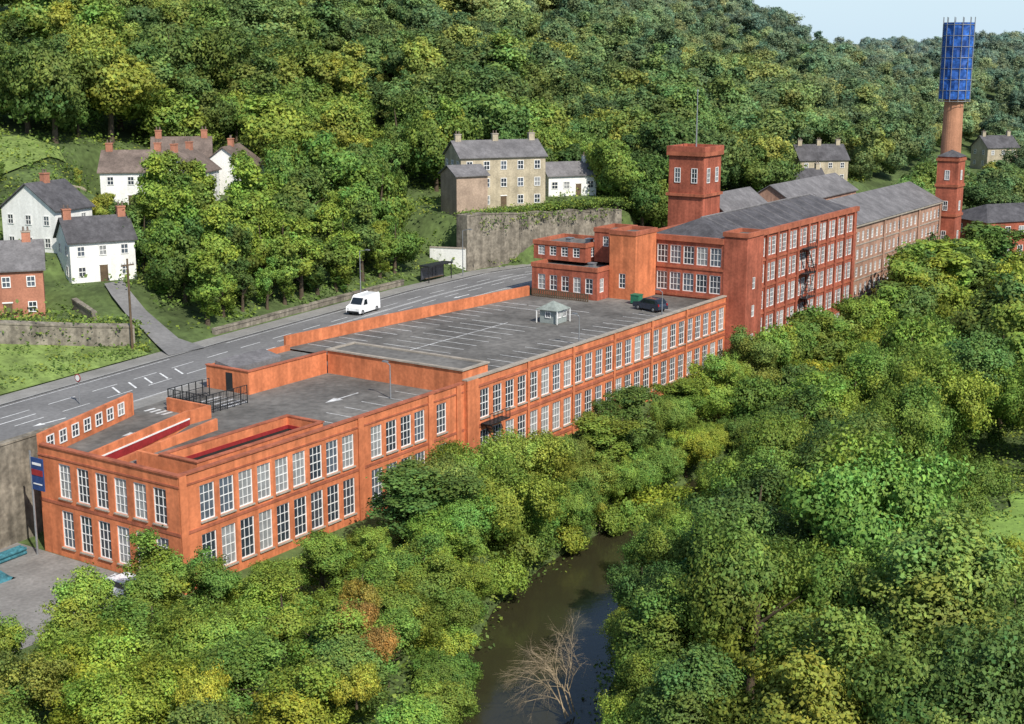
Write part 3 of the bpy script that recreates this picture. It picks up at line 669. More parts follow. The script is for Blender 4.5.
# ---------------------------------------------------------------- vehicles
def vehicle(name,label,x,y,z,rot,kind,paint):
    e=thing(name,label,"van" if kind=="van" else "car",(x,y,z),rot)
    if kind=="van":
        W=1.0; low=[(-2.6,.35),(2.55,.35),(2.65,.6),(2.6,1.05),(1.75,1.3),(1.15,2.15),(.9,2.35),(-2.5,2.4),(-2.65,2.2)]; wx=(-1.75,1.75); wrad=.34
    else:
        W=.92; low=[(-2.2,.4),(2.2,.4),(2.25,.75),(2.1,.95),(1.1,1.08),(.4,1.62),(-1.5,1.66),(-2.1,1.15),(-2.22,.8)]; wx=(-1.35,1.35); wrad=.36
    mb=MB()
    def hw(zz): return W*(1-.0 if zz<1.1 else 1-.12*(zz-1.1)/(1.2 if kind=="van" else .55)) 
    n=len(low)
    for s in (-1,1): mb.v+=[(a,s*hw(b),b) for a,b in low]
    k=mb.mi(paint); mb.f.append(tuple(range(n))); mb.m.append(k); mb.f.append(tuple(range(2*n-1,n-1,-1))); mb.m.append(k)
    for a in range(n): b=(a+1)%n; mb.f.append((a,b,n+b,n+a)); mb.m.append(k)
    body=mb.build("body",e,local=True); bv=body.modifiers.new("Bevel","BEVEL"); bv.width=.07; bv.segments=2
    mb=MB()
    if kind=="van":
        mb.poly([(1.78,-.86,1.36),(1.78,.86,1.36),(1.2,.80,2.12),(1.2,-.80,2.12)],CARGL)
        o=mb.build("windscreen",e,local=True); o.location=(.05,0,.03)
        for s in (-1,1):
            mb=MB(); mb.poly([(1.5,s*1.0,1.3),(.55,s*1.0,1.3),(.55,s*.93,1.95),(1.15,s*.93,1.95)],CARGL); mb.build("side_window",e,local=True)
    else:
        mb.poly([(1.12,-.8,1.12),(1.12,.8,1.12),(.46,.72,1.6),(.46,-.72,1.6)],CARGL); o=mb.build("windscreen",e,local=True); o.location=(.03,0,.02)
        mb=MB(); mb.poly([(-2.1,-.78,1.2),(-2.1,.78,1.2),(-1.58,.74,1.62),(-1.58,-.74,1.62)],CARGL); o=mb.build("rear_window",e,local=True); o.location=(-.03,0,.01)
        for s in (-1,1):
            mb=MB(); mb.poly([(.95,s*.93,1.1),(-1.9,s*.93,1.12),(-1.45,s*.86,1.56),(.4,s*.86,1.54)],CARGL); mb.build("side_window",e,local=True)
    for wxx in wx:
        for s in (-1,1):
            mb=MB(); mb.tube((wxx,s*(W-.18),wrad),(wxx,s*(W+.02),wrad),wrad,wrad,18,TYRE); wo=mb.build("wheel",e,local=True)
            mb=MB(); mb.tube((wxx,s*(W+.0),wrad),(wxx,s*(W+.035),wrad),wrad*.58,wrad*.5,12,GALV); mb.build("rim",wo,local=True)
    fx_=low[3][0]; bx=low[-1][0]
    for s in (-1,1):
        mb=MB(); mb.box(fx_-.1,s*.72-.16,.72,fx_+.06,s*.72+.16,.95,LAMPW); mb.build("headlight",e,local=True)
        mb=MB(); mb.box(bx-.03,s*.8-.08,.85,bx+.1,s*.8+.08,1.15,LAMPR); mb.build("tail_light",e,local=True)
    mb=MB(); mb.box(fx_-.05,-.85,.38,fx_+.1,.85,.58,METAL); mb.build("bumper",e,local=True)
    return e
vehicle("delivery_van","white panel delivery van driving on the main road",68.5,38.6,8.03,R(188),"van",WHITEP)
vehicle("parked_car","dark estate car parked at the end of the roof deck",86.3,5.2,9.01,R(75),"car",DARKP)
vehicle("parked_car","white car parked in the yard by the mill end wall",-3.2,3.6,.03,R(85),"car",WHITEP)
e=thing("wheeled_bin","green wheeled waste bin on the roof deck","bin",(89.5,9.5,9)); mb=MB(); mb.prism([(88.9,8.4),(90.1,8.4),(90.1,9.6),(88.9,9.6)],9.15,10.2,GREENP); mb.build("body",e); mb=MB(); mb.box(88.85,8.35,10.203,90.15,9.65,10.32,GREENP); mb.build("lid",e)
for a,b in ((89,8.5),(90,8.5),(89,9.5),(90,9.5)):
    mb=MB(); mb.tube((a-.05,b,9.1),(a+.05,b,9.1),.1,.1,8,TYRE); mb.build("wheel",e)
def pole(label,x,y,z,h):
    e=thing("telegraph_pole",label,"pole",(x,y,z)); mb=MB(); mb.tube((x,y,z-.3),(x,y,z+h),.16,.11,8,WOODM); mb.build("shaft",e)
    mb=MB(); mb.box(x-.9,y-.06,z+h-.8,x+.9,y+.06,z+h-.66,WOODM)
    for k in (-.8,-.4,.4,.8): mb.tube((x+k,y,z+h-.66),(x+k,y,z+h-.45),.05,.04,6,GALV)
    mb.build("crossarm",e)
pole("wooden telegraph pole with crossarm on the roadside verge",33.2,43.2,8.1,11)
def lamp(label,x,y,z,h,dirx,diry):
    e=thing("street_lamp",label,"street lamp",(x,y,z),0,"street lamps"); mb=MB(); mb.tube((x,y,z),(x,y,z+h),.09,.05,8,GALV); mb.tube((x,y,z+h),(x+dirx,y+diry,z+h+.3),.05,.04,6,GALV); mb.build("post",e)
    mb=MB(); ex,ey=x+dirx,y+diry; mb.box(ex-.15+dirx*.1,ey-.3,z+h+.22,ex+.15+dirx*.1,ey+.3,z+h+.36,GALV); mb.build("lamp_head",e)
for l in (10,74,100): lamp("tall grey street lamp on the road pavement",l,float(wr(l))+6.3,8.14,7,0,-1.4)
for x,y in ((33,5.4),(62,1.2),(82,1.2)): lamp("slim lamp post standing on the parking deck",x,y,(8.25 if x<38 else 9.0),3.4,0,.6)
e=thing("road_sign","round red bordered road sign on a traffic island","sign",(14.8,29.8,8.03))
mb=MB(); mb.tube((14.8,29.8,8.0),(14.8,29.8,10.6),.05,.05,8,GALV); mb.build("post",e); mb=MB(); mb.tube((14.76,29.8,10.7),(14.72,29.8,10.7),.42,.42,20,REDP); mb.tube((14.719,29.8,10.7),(14.70,29.8,10.7),.30,.30,20,FRAME); mb.build("sign_face",e)
e=thing("sign_board","tall dark blue and red sign board on a pole beside the mill","sign",(-1.0,16.7,0))
mb=MB(); mb.tube((-1.0,16.7,0),(-1.0,16.7,9.2),.1,.1,8,GALV); mb.build("post",e)
mb=MB(); mb.box(-1.06,15.1,5.9,-.95,16.6,8.7,BLUEP); mb.build("board",e); mb=MB(); mb.box(-1.1,15.15,7.2,-1.061,16.55,7.7,REDP); mb.box(-1.1,15.3,8.1,-1.062,16.4,8.3,FRAME); mb.box(-1.1,15.3,6.4,-1.063,16.4,6.5,FRAME); mb.build("lettering_band",e)
e=thing("pipe_stack","heap of pale blue pipes lying in the yard","pipes",(-3,19,0))
mb=MB()
for k in range(7): mb.tube((-7+.1*k,17.2+.35*(k%4),.2+.34*(k//4)),(-1.5,17.6+.35*(k%4),.2+.34*(k//4)),.17,.17,8,TEAL)
mb.build("pipes",e)
e=thing("covered_heap","lumpy heap of materials under teal tarpaulin in the yard","heap",(-7,15,0))
mb=MB(); gr=[]
for i in range(9):
    gr.append([(-9.5+i*.5,13.6+j*.42,.03+1.1*math.sin(math.pi*i/8)*math.sin(math.pi*j/6)*(1+.35*math.sin(i*2.3+j*1.7))) for j in range(7)])
for i in range(8):
    for j in range(6): mb.poly([gr[i][j],gr[i+1][j],gr[i+1][j+1],gr[i][j+1]],TEAL)
mb.build("tarpaulin",e)
# ---------------------------------------------------------------- trees
def crown_arrays(seed,n,size,rad,cz,nmaj,Rm,cone=False,nsub=15):
    g=np.random.default_rng(seed); C=[];Rr=[];tl=[];hl=[];AN=[]
    lean=g.uniform(-.12,.12,2)
    for i in range(nmaj):
        d=g.normal(size=3); d/=np.linalg.norm(d); k=g.uniform(.25,1.08)**.5
        c=np.array([d[0]*rad[0]*k,d[1]*rad[1]*k,cz+d[2]*rad[2]*k]); c[:2]+=lean*(c[2]-cz)*2
        if cone: t=(c[2]-(cz-rad[2]))/(2*rad[2]); c[:2]*=max(.05,1.2-t*1.15)
        R_=g.uniform(*Rm)*g.choice([.75,1,1.1]); tm=g.uniform(.85,1.15); hm=g.uniform(-.1,.1)
        C.append(c);Rr.append(R_*.8);tl.append(tm*.85);hl.append(hm);AN.append(g.uniform(.8,1.25,3))
        for j in range(nsub):
            e=g.normal(size=3); e/=np.linalg.norm(e); e[2]=abs(e[2])*.9 if g.random()<.65 else e[2]
            C.append(c+e*R_*g.uniform(.6,1.25)); Rr.append(R_*g.uniform(.16,.42)); tl.append(tm*g.uniform(.82,1.22)); hl.append(hm+g.uniform(-.06,.06)); AN.append(g.uniform(.65,1.5,3))
    C=np.array(C);Rr=np.array(Rr);tl=np.array(tl);hl=np.array(hl);AN=np.array(AN);nl=len(C)
    N0=int(n*2.3); p=Rr**2/np.sum(Rr**2); li=g.choice(nl,N0,p=p)
    d=g.normal(size=(N0,3)); d/=np.linalg.norm(d,axis=1)[:,None]
    r=Rr[li]*(1-.4*g.random(N0)**2)+.17*g.normal(size=N0)*(g.random(N0)<.8)+.15*np.abs(g.normal(size=N0))*(g.random(N0)<.15)
    P=C[li]+d*r[:,None]*AN[li]
    P[:,2]=np.maximum(P[:,2],.2+.3*g.random(N0))
    keep=np.ones(N0,bool)
    for j in range(nl):
        if Rr[j]<.4: continue
        q=P-C[j]; keep&=~((np.einsum('ij,ij->i',q,q)<(Rr[j]*.72)**2)&(li!=j))
    P=P[keep][:n];d=d[keep][:n];li=li[keep][:n]; m=len(P)
    cc=P-np.array([0,0,cz-1.0]); cc/=np.linalg.norm(cc,axis=1)[:,None]
    nr=d*.6+cc*.5+g.normal(size=(m,3))*.5; nr/=np.linalg.norm(nr,axis=1)[:,None]
    a=np.cross(nr,g.normal(size=(m,3))); a/=np.linalg.norm(a,axis=1)[:,None]; b=np.cross(nr,a)
    s=size*g.uniform(.55,1.4,m)
    a*=s[:,None]; b*=(s*g.uniform(.45,.85,m))[:,None]
    V=np.stack([P-a,P-b,P+a,P+b],1)
    t=tl[li]*g.uniform(.7,1.34,m); h=hl[li]+g.normal(size=m)*.05
    NN=d*.35+cc*.55+nr*.5; NN/=np.linalg.norm(NN,axis=1)[:,None]
    return V,np.stack([t*(1+h*1.4),t,t*(1-h)],1),NN
def crown_mesh(name,V,col,mat=None,NN=None):
    m=len(V); me=npmesh(name,V.reshape(-1,3),np.arange(4*m).reshape(m,4),mat or LEAF,NN is not None)
    at=me.color_attributes.new("tint","FLOAT_COLOR","POINT")
    c=np.ones((m,4,4),np.float32); c[:,:,:3]=col[:,None,:]; at.data.foreach_set("color",c.ravel())
    if NN is not None: me.normals_split_custom_set_from_vertices(np.repeat(NN,4,0).tolist())
    return me
def trunk_mesh(seed,h,r,spread):
    g=random.Random(seed); mb=MB(); top=(g.uniform(-.2,.2),g.uniform(-.2,.2),h*.5)
    mb.tube((0,0,-.6),(0,0,.4),r*1.5,r,8,BARK,False); mb.tube((0,0,.4),top,r,r*.6,8,BARK,False)
    mb.tube(top,(top[0]*2,top[1]*2,h*.78),r*.6,r*.12,6,BARK,False)
    for i in range(7):
        t=g.uniform(.45,1); a=g.uniform(0,6.28); z=h*.5*t; L=spread*g.uniform(.4,.62)
        p=(top[0]*t,top[1]*t,z); q=(p[0]+L*math.cos(a),p[1]+L*math.sin(a),z+L*g.uniform(.5,1.0)); mb.tube(p,q,r*.38,r*.08,5,BARK,False)
    o=mb.build("trunk"); me=o.data; bpy.data.objects.remove(o); return me
KIND={"round":((2.5,2.5,3.1),5.0,11,(1.1,1.8),3.0,False),"wide":((3.1,3.1,2.5),4.6,13,(1.1,1.9),3.4,False),"tall":((1.2,1.2,4.0),5.2,10,(.8,1.25),1.8,False),"cone":((2.2,2.2,4.2),5.0,12,(.7,1.1),1.8,True),"bush":((2.2,2.2,.9),1.2,8,(.8,1.2),1.2,False)}
LODS={"near":(34000,.090),"mid":(12000,.155)}
VAR={}; SEED={"round":100,"wide":200,"tall":300,"cone":400,"bush":500}
def variant(kind,lod,i):
    k=(kind,lod,i)
    if k not in VAR:
        rad,cz,nm,Rm,sp,cone=KIND[kind]; n,s=LODS[lod]
        if kind=="bush": n=n//3
        if kind=="tall": n=int(n*.7)
        V,c,NN=crown_arrays(SEED[kind]+i,n,s,rad,cz,nm,Rm,cone)
        VAR[k]=(crown_mesh("crown",V,c,LEAF,NN),trunk_mesh(i,9.0 if kind!="bush" else 2.0,.24 if kind!="bush" else .1,sp),V,c,NN)
    return VAR[k]
PAL=[(.17,.265,.052),(.205,.30,.055),(.14,.22,.048),(.25,.33,.06),(.175,.255,.064),(.11,.18,.045),(.29,.345,.062),(.15,.235,.055)]
NT=[0]
def tree(x,y,h,rad=None,kind="round",lod="near",col=None,label=None,group="trees along the river and mill",zoff=0):
    z=Tz(x,y)+zoff; i=rnd.randrange(5); cm,tm=variant(kind,lod,i)[:2]
    base={"round":9.4,"wide":8.4,"tall":10.0,"cone":9.8,"bush":2.9}[kind]; br={"round":4.0,"wide":4.7,"tall":2.3,"cone":2.8,"bush":3.0}[kind]
    sz=h/base; sx=(rad/br) if rad else sz*rnd.uniform(.85,1.1)
    nm="bush" if kind=="bush" else "tree"
    lab=label or {"round":"leafy round crowned green broadleaf tree","wide":"broad spreading green broadleaf tree","tall":"slender upright light green tree","cone":"narrow conical green tree","bush":"low spreading leafy green bush"}[kind]
    e=thing(nm,lab,nm,(x,y,z),rnd.uniform(0,6.28),group); e.scale=(sx,sx,sz)
    c=bpy.data.objects.new("crown",cm); COL.objects.link(c); c.parent=e
    cc=col or rnd.choice(PAL); f=rnd.uniform(.85,1.18); c.color=(cc[0]*f*rnd.uniform(.92,1.1),cc[1]*f,cc[2]*f,1)
    t=bpy.data.objects.new("trunk",tm); COL.objects.link(t); t.parent=e; NT[0]+=1
    return e
YG=(.33,.385,.055); LG=(.25,.35,.06); DG=(.125,.20,.048); OL=(.21,.275,.06); MG=(.185,.285,.055)
l=1.0; k=0
while l<190:
    if l<12: h=5.8+rnd.uniform(-.5,1)
    elif l<36: h=8.6+rnd.uniform(-1,1.2)
    elif l<78: h=7.4+rnd.uniform(-1.6,1.6)
    elif l<145: h=9.0+rnd.uniform(-1.6,2.0)
    else: h=11+rnd.uniform(-1,3)
    y=-9.3+rnd.uniform(-.8,.8)
    tree(l,y,h,h*rnd.uniform(.46,.6),rnd.choice(["round","round","wide","tall"]) if l>12 else "round","near" if l<85 else "mid",rnd.choice([LG,MG,DG,LG,OL,None]))
    if l<150:
        h2=h*rnd.uniform(.65,.95); tree(l+2.5,-14+rnd.uniform(-.5,.8),h2,h2*.58,"wide","near" if l<70 else "mid",rnd.choice([LG,MG,YG,LG,None]))
    l+=5.2+rnd.uniform(-.7,.7)
for (x,y,h,r,c,k) in [(-13.5,-3.2,8.2,3.8,LG,"round"),(-5.5,-4.0,9.2,2.7,LG,"tall"),(-8.6,-4.6,8,2.6,MG,"tall"),(-3.5,-7.5,7.5,3.4,None,"round"),(-19.5,-2.2,6.5,3.8,LG,"wide"),(-11,-9,7.4,4.4,MG,"round"),(-24,-9,7.4,4.6,OL,"wide"),(-17,-11,7.4,4.8,YG,"wide"),(-9.5,-14.5,7,4.4,LG,"wide"),(-3,-13.5,7,4.2,LG,"round"),(3,-15.5,6.6,4,LG,"round"),(-29,-14,7.4,4.8,LG,"wide"),(-21,-17.5,7.4,5,YG,"wide"),(-13.5,-19.5,7.4,4.8,MG,"round"),(-5,-19.5,7.4,4.2,LG,"round"),(-31,-22,8,5,YG,"round"),(-23.5,-25,8,5,OL,"wide"),(-15,-26,7.6,4.4,YG,"round"),(-34,-9,6.4,4.4,YG,"round"),(-30,-30,8,4.8,LG,"round"),(-22,-32,7,4.4,YG,"wide"),(-36,-17,7,4.4,LG,"round"),(-27,-4,6,3.8,LG,"round"),(-38,-26,7,4.4,YG,"wide"),(-9,-24,7,4,OL,"round"),(-2.5,-22.6,6,3.6,MG,"round"),(2.5,-19.8,6.2,3.6,LG,"round"),(9,-17.0,6.4,3.8,MG,"round"),(-13.5,-32,6.5,3.6,LG,"round"),(5,-22.2,5,3.4,LG,"wide"),(9.5,-20.0,5,3.2,MG,"wide"),(1,-24.6,4.8,3.2,MG,"wide"),(13.5,-17.6,5,3.0,YG,"wide"),(-3.5,-27.5,5,3.2,LG,"wide"),(-8,-31,5,3.2,MG,"wide"),(16,-13.5,6,3.6,LG,"round")]:
    tree(x,y,h,r,k,"near",c)
for (x,y,h,c) in [(-4.6,-22.0,2.2,(.42,.24,.07)),(-7.0,-25.6,2.0,(.36,.21,.06)),(-1.8,-19.8,2.2,(.34,.28,.06)),(-12.6,-28.6,2.2,(.40,.40,.06)),(-19,-22,2.6,(.38,.42,.06))]:
    tree(x,y,h,1.7,"bush","near",c,label="shrub with orange and yellow autumn leaves",zoff=4.6)
# right bank
for (x,y,h,r,c) in [(36,-33.5,10.5,5.2,MG),(28,-36,12,5.8,DG),(18,-39,13,6.2,DG),(45,-31.5,11,5.4,LG),(53,-30,11.5,5.6,None),(61,-29,11.5,5.6,LG),(69,-29,12,5.8,LG),(78,-29,12.5,6,MG),(87,-29,13,6,LG),(97,-28,13,6,None),(8,-45,13.5,6.4,MG),(-2,-53,13.5,6.2,None),(32,-43,14,6.8,OL),(22,-46.5,16.5,8.4,MG),(12,-54,15,7.6,OL),(41,-39,12,5.8,None),(1,-61,13.5,6.8,DG),(-8,-63,12,6,OL),(29,-52,8.5,5.6,MG),(19.5,-59,9,6,DG),(9,-66,12,6.6,None),(50,-37,11.0,5.2,DG),(59,-38,12,5.6,MG),(69,-37.5,13,6.2,LG),(79,-38,14,6.8,DG),(90,-39,15,7.2,LG),(77,-47,12,6,LG),(80,-54,12,6.4,MG),(78,-63,12,6.4,DG),(92,-50,15,7,DG),(101,-36,15,7,None),(102,-47,16,7.4,None),(113,-33,15.5,7.2,DG),(115,-46,16,7.4,None),(126,-31,15,7,LG),(128,-43,16,7.4,DG),(139,-33,15,7.2,None),(142,-46,16,7.2,DG),(152,-32,15,7,None),(-14,-56,10,5.4,DG),(103,-59,16,7.4,None),(110,-22,10,5.4,LG),(124,-21,11,5.4,None),(138,-22,12,5.8,LG),(152,-21,12,5.8,None),(5,-39.0,9.5,4.8,MG),(12.5,-34.5,8.0,4.2,DG),(-4,-45.5,9.5,4.8,DG),(21,-32,7.0,3.8,MG),(33,-50,7,4.6,LG),(30,-58.5,6,4.4,MG),(25,-64,7,4.8,DG),(16,-49,12,5.8,MG),(-18,-62,9,5,MG),(38,-31,7,3.8,LG),(55,-21,7.5,4,LG),(62,-22,8,4.2,MG),(69,-20.5,8,4.2,DG),(76,-22,8.4,4.4,LG),(84,-21,8.6,4.4,MG),(92,-21,9,4.6,LG),(100,-21,9.5,4.8,DG),(29,-30,6.5,3.4,LG),(8.5,-36.3,5.5,3.2,LG),(16.5,-31.5,5.2,3,MG),(1,-41.5,6,3.4,MG),(-2.5,-43.5,6,3.4,LG)]:
    tree(x,y,h,r,rnd.choice(["round","wide","wide"]),"near" if x<80 else "mid",c)
for (x,y,h) in [(20,-15.8,3.2),(26,-14.6,3.4),(33,-14.4,3),(40,-14.6,3.2),(46,-25.8,4.4),(49,-19.5,5),(24,-29.4,3.0),(46,-15.5,4.5),(47,-47,3),(55,-44.5,3.4),(64,-44,3.6),(72,-50,3.6),(45,-53,2.6)]:
    tree(x,y,h,None,"bush","near",rnd.choice([LG,YG,MG]),group="bushes on the river bank")
for (x,y,h,k,c) in [(48.5,53.5,12.5,"tall",MG),(52,55,13.5,"tall",LG),(55.5,51.5,12.5,"tall",LG),(57,60,14,"tall",MG),(61,53.5,13,"tall",LG),(63,62,14,"tall",MG),(66,55.5,13,"tall",LG),(70,61,14,"tall",LG),(72,53.5,11.5,"tall",MG),(75,58,13,"tall",DG),(78,65,13.5,"tall",LG),(81,55,11,"tall",LG),(84,62,14,"round",DG),(88,57.5,12,"round",MG),(93,64,17,"round",MG),(97,59,14,"wide",MG),(101,64,15,"round",DG),(52,62,10,"round",DG),(88,70,14,"wide",MG),(60,68,13,"tall",LG),(66,71,12.5,"tall",MG),(73,73,12,"tall",LG),(82,74,11.5,"tall",MG),(143,43,13,"round",MG),(149,41,14,"round",DG),(155,40,14,"round",MG),(150,48,13,"wide",LG),(160,42,13,"round",DG)]:
    tree(x,y,h,(h*.45 if k!="tall" else h*.24),k,"mid",c,group="trees on the wooded hillside")
l=47.5
while l<91:
    h=rnd.uniform(7,11.5); kk=rnd.choice(["tall","tall","round"]); tree(l,float(wr(l))+11.3+rnd.uniform(-.3,1),h,h*(rnd.uniform(.24,.3) if kk=="tall" else rnd.uniform(.36,.46)),kk,"mid",rnd.choice([LG,MG,LG,DG]),group="trees on the wooded hillside")
    if rnd.random()<.7:
        h=rnd.uniform(8.5,11.5); tree(l+2,float(wr(l))+16.5+rnd.uniform(-.5,1),h,h*.42,"round","mid",rnd.choice([LG,MG,DG]),group="trees on the wooded hillside")
    l+=3.9
e=thing("dead_tree","bare brown leafless willow overhanging the river","tree",(5.5,-32.5,-3.5))
g=random.Random(5); mb=MB()
def br(p,d,L,r,n):
    q=p+d*L; mb.tube(p,q,r,r*.65,5 if n>2 else 3,DEADB,False)
    if n==0: return
    for _ in range(3 if n>1 else 4):
        nd=(d*.8+Vector((g.uniform(-.6,.6),g.uniform(-.6,.6),g.uniform(-.45,.35)-(.25 if n<4 else 0)))).normalized(); br(p+(q-p)*g.uniform(.6,1),nd,L*g.uniform(.66,.88),r*.55,n-1)
for k in range(4): br(Vector((5.1+k*.4,-32.5,-3.8)),Vector((g.uniform(-.4,.3),g.uniform(-.1,.5),1)).normalized(),2.3,.065,5)
mb.build("branches",e)
HB=[(33,64,11.2,8,.6),(45,64,13.4,6.5,.3),(46,75,16.3,7,1.5),(78,88,18.6,10,2.2),(91,89,19.2,8,2.4),(124,57,16,11,.3),(139,52,17,7,.3),(113,55,15.6,6,.3),(246,47,11.5,9,1),(227,42,9.8,6,1),(338,31,9,8,2),(172,20,7.8,18,7),(218,-7,1.6,15,3)]
def sight_limit(x,y):
    lim=99
    for (hx,hy,hz,hr,vis) in HB:
        if math.hypot(x-hx,y-hy)<hr*.75+2.5: return -1
        vx,vy=CAM[0]-hx,CAM[1]-hy; D=math.hypot(vx,vy); vx/=D;vy/=D
        t=(x-hx)*vx+(y-hy)*vy; lat=abs(-(x-hx)*vy+(y-hy)*vx)
        if 0<t<90 and lat<hr*.8+2.5: lim=min(lim,hz+vis+(42-hz)*t/D)
    return lim
cand=[]
def scat(x0,x1,y0,y1,sp,hr_,cond,dmax=1e9):
    for a in np.arange(x0,x1,sp):
        for b in np.arange(y0,y1,sp):
            x=a+rnd.uniform(-.42,.42)*sp; y=b+rnd.uniform(-.42,.42)*sp
            if not cond(x,y): continue
            z=Tz(x,y); h=rnd.uniform(*hr_)
            if 40<x<72 and 80<y<112: h=rnd.uniform(2.8,5.5)
            u,v,d=cam_uvd(x,y,z+h)
            if d>dmax or not(-70<u<1094 and -60<v<800): continue
            lim=sight_limit(x,y)
            if lim<0: continue
            h=min(h,lim-z)
            if h<2.6: continue
            cand.append((d,x,y,z,h))
def c1(x,y):
    d=y-wr(x)
    if d<11.5: return False
    if x<46 and y<60: return False
    if 46<=x<104 and d<31: return False
    if 100<x<142 and d<14: return False
    if 55<x<72 and 94<y<110: return False
    return True
scat(-10,180,38,150,9.2,(9,18),c1)
scat(-10,330,150,330,11.5,(11,21),c1)
scat(180,330,30,150,10.5,(11,18),c1)
def c2(x,y):
    if y-wr(x)>-9 and y-wr(x)<11: return False
    if x<208 and y>-16: return False
    return True
scat(160,330,-130,30,11,(11,16),c2)
def c3(x,y): return not(x<330 and y<330)
scat(330,900,-200,330,13,(10,16),c3,1000); scat(0,900,330,700,13,(10,16),c3,1000)
cand.sort()
budget=max(0,298-NT[0])
near=cand[:budget]; rest=cand[budget:]
for (d,x,y,z,h) in near:
    k=rnd.choices(["round","wide","tall","cone"],[6,3,3,.4])[0]
    tree(x,y,h,h*rnd.uniform(.44,.58) if k in("round","wide") else None,k,"mid",None,group="trees on the wooded hillside")
src=bpy.data.collections.new("woodland_crowns")
nv=0
for k in ("round","wide","tall"):
    for i in range(4 if k!="tall" else 3):
        V,c,NN=variant(k,"mid",i)[2:]; o=bpy.data.objects.new("wood_crown_%02d"%nv,crown_mesh("wood_crown",V,c,LEAFI,NN)); src.objects.link(o); nv+=1
nr_=len(rest); pts=np.array([(x,y,z) for d,x,y,z,h in rest]); me=bpy.data.meshes.new("woodland"); me.vertices.add(nr_); me.vertices.foreach_set("co",pts.astype(np.float32).ravel())
vi=[];ro=[];sc=[];tc_=[]
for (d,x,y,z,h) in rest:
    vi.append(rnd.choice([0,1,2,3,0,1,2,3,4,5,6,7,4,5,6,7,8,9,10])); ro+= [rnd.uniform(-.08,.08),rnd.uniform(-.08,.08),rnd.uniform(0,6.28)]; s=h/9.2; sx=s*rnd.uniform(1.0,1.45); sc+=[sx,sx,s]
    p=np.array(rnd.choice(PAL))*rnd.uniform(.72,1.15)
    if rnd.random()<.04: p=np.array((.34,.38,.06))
    hz=min(.68,max(0,(d-250)/750)); p=p*(1-hz)+np.array((.30,.38,.36))*hz; tc_+=[*p,1.0]  # distance haze mixed into the crown colour, paler and bluer farther off
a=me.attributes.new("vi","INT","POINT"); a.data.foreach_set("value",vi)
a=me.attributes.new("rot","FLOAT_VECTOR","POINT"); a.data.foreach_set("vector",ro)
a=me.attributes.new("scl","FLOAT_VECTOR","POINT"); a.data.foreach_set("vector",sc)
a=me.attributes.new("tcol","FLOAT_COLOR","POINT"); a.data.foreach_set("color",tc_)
o=bpy.data.objects.new("woodland",me); COL.objects.link(o); o["kind"]="stuff"; o["label"]="dense green broadleaf woodland covering the far hills"; o["category"]="woodland"
ng=bpy.data.node_groups.new("woodland","GeometryNodeTree"); ng.interface.new_socket("Geometry",in_out='INPUT',socket_type='NodeSocketGeometry'); ng.interface.new_socket("Geometry",in_out='OUTPUT',socket_type='NodeSocketGeometry')
gi=ng.nodes.new("NodeGroupInput"); go=ng.nodes.new("NodeGroupOutput"); ip=ng.nodes.new("GeometryNodeInstanceOnPoints"); ci=ng.nodes.new("GeometryNodeCollectionInfo")
ci.inputs["Collection"].default_value=src; ci.inputs["Separate Children"].default_value=True; ci.inputs["Reset Children"].default_value=True
def na(nm,dt):
    n=ng.nodes.new("GeometryNodeInputNamedAttribute"); n.data_type=dt; n.inputs["Name"].default_value=nm; return [q for q in n.outputs if q.enabled and q.name=="Attribute"][0]
ip.inputs["Pick Instance"].default_value=True
ng.links.new(gi.outputs[0],ip.inputs["Points"]); ng.links.new(ci.outputs[0],ip.inputs["Instance"]); ng.links.new(na("vi","INT"),ip.inputs["Instance Index"])
ng.links.new(na("rot","FLOAT_VECTOR"),ip.inputs["Rotation"]); ng.links.new(na("scl","FLOAT_VECTOR"),ip.inputs["Scale"]); ng.links.new(ip.outputs[0],go.inputs[0])
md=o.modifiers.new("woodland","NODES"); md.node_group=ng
def undergrowth(name,label,pts,per,size,spread,pal):
    n=len(pts)*per; P=np.repeat(np.array(pts),per,0)+rng.normal(size=(n,3))*np.array([spread,spread,spread*.45])
    P[:,2]=np.maximum(P[:,2],T(P[:,0],P[:,1])+.1)
    nr=rng.normal(size=(n,3))*.6+np.array([0,0,1]); nr/=np.linalg.norm(nr,axis=1)[:,None]
    a=np.cross(nr,rng.normal(size=(n,3))); a/=np.linalg.norm(a,axis=1)[:,None]; b=np.cross(nr,a); s=size*rng.uniform(.6,1.4,n)
    V=np.stack([P-a*s[:,None],P-b*s[:,None]*.7,P+a*s[:,None],P+b*s[:,None]*.7],1)
    pc=np.array(pal)[rng.integers(0,len(pal),len(pts))]; c=np.repeat(pc,per,0)*rng.uniform(.7,1.3,(n,1))
    o=bpy.data.objects.new(name,crown_mesh(name,V,c)); COL.objects.link(o); o["kind"]="stuff"; o["label"]=label; o["category"]="undergrowth"
pts=[]
for _ in range(6000):
    x=rnd.uniform(-45,150); y=rnd.uniform(-70,-2.5) 
    if abs(y-np.interp(x,RVX,RVY))<(6.4 if x<8 else 5.4): continue
    q=((x-59)/13)**2+((y+56)/9)**2
    if q<rnd.uniform(.6,1.05): continue
    pts.append((x,y,Tz(x,y)+.5))
undergrowth("undergrowth","low leafy undergrowth along both river banks",pts,26,.16,.8,PAL)
pts=[]
for _ in range(6800):
    x=rnd.uniform(0,260); y=rnd.uniform(38,230); d=y-wr(x)
    if d<9.6 or (x<37 and y<gwy(x)+1.5) or (35.5<x<44 and y<59): continue
    if any(math.hypot(x-h[0],y-h[1])<h[3]*.7 for h in HB): continue
    u,v,dd=cam_uvd(x,y,Tz(x,y))
    if -20<u<1044 and v>-20: pts.append((x,y,Tz(x,y)+.4))
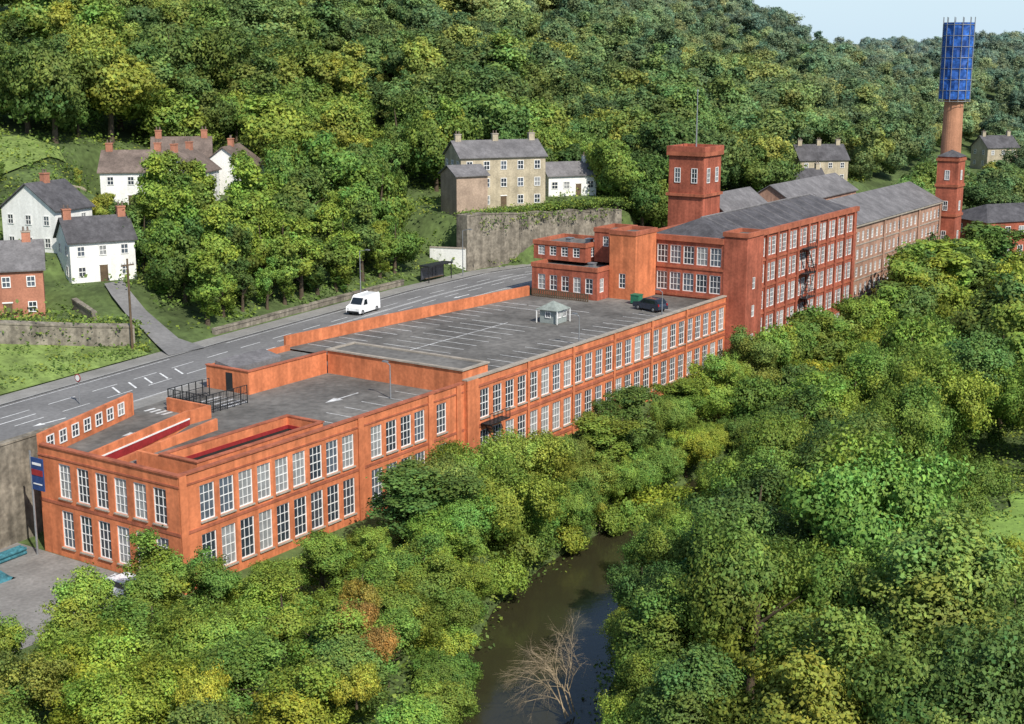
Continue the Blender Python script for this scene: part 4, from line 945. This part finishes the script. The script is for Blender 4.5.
undergrowth("hillside_scrub","leafy scrub and bushes covering the hillside ground",pts,24,.24,1.1,PAL)
pts=[]
for _ in range(420):
    x=rnd.uniform(106,142); y=float(wr(x))+rnd.uniform(9.6,12.5); pts.append((x,y,16.6))
for _ in range(70):
    x=rnd.uniform(108,142); y=float(wr(x))+8.5; pts.append((x,y,rnd.choice([16,15.5,14.5,9])))
for _ in range(260):
    x=rnd.uniform(14,36); y=float(gwy(x))+rnd.uniform(.8,3.5); pts.append((x,y,Tz(x,y)+rnd.uniform(.6,2.2)))
for _ in range(300):
    x=rnd.uniform(-10,35); y=rnd.uniform(float(wr(x))+9,float(gwy(x))); 
    if rnd.random()<.4: pts.append((x,y,Tz(x,y)+.2))
undergrowth("hedge_growth","ivy and hedge growth along the tops of the walls",pts,26,.17,.6,PAL)
# ---------------------------------------------------------------- light
w=bpy.data.worlds.new("World"); scene.world=w; w.use_nodes=True; nt=w.node_tree; L=nt.links
S=Vector((-.42,-.80,0)).normalized(); el=math.radians(44)
sky=nt.nodes.new("ShaderNodeTexSky"); sky.sky_type='NISHITA'; sky.sun_disc=False; sky.sun_elevation=el; sky.sun_rotation=math.atan2(S.x,S.y); sky.dust_density=.6; sky.air_density=1.0
tc=nt.nodes.new("ShaderNodeTexCoord"); sp=nt.nodes.new("ShaderNodeSeparateXYZ"); L.new(tc.outputs["Generated"],sp.inputs[0])
mr=nt.nodes.new("ShaderNodeMapRange"); mr.inputs[1].default_value=-.02; mr.inputs[2].default_value=.28; mr.inputs[3].default_value=.9; mr.inputs[4].default_value=0.0; mr.interpolation_type='SMOOTHSTEP'
L.new(sp.outputs["Z"],mr.inputs[0])
mx=nt.nodes.new("ShaderNodeMix"); mx.data_type='RGBA'; L.new(mr.outputs[0],mx.inputs[0]); L.new(sky.outputs[0],mx.inputs[6]); mx.inputs[7].default_value=(4.1,5.4,6.5,1)
bg=nt.nodes["Background"]; L.new(mx.outputs[2],bg.inputs["Color"]); bg.inputs["Strength"].default_value=.15
sd=bpy.data.lights.new("sun","SUN"); sd.energy=5.0; sd.angle=math.radians(.5); sd.color=(1,.95,.86); so=bpy.data.objects.new("sun",sd); COL.objects.link(so)
dirv=Vector((S.x*math.cos(el),S.y*math.cos(el),math.sin(el))); so.rotation_euler=dirv.to_track_quat('Z','Y').to_euler()
cd=bpy.data.cameras.new("camera"); cd.sensor_width=36; cd.lens=1400/1024*36; cd.clip_end=6000; cd.clip_start=1; co=bpy.data.objects.new("camera",cd); COL.objects.link(co)
co.location=CAM; co.rotation_euler=(math.pi/2-TH,0,-math.atan2(.829,.5595)); scene.camera=co
scene.view_settings.view_transform='Standard'; scene.view_settings.look='None'; scene.view_settings.exposure=0
print("trees",NT[0],"cand",len(cand),"rest",len(rest))
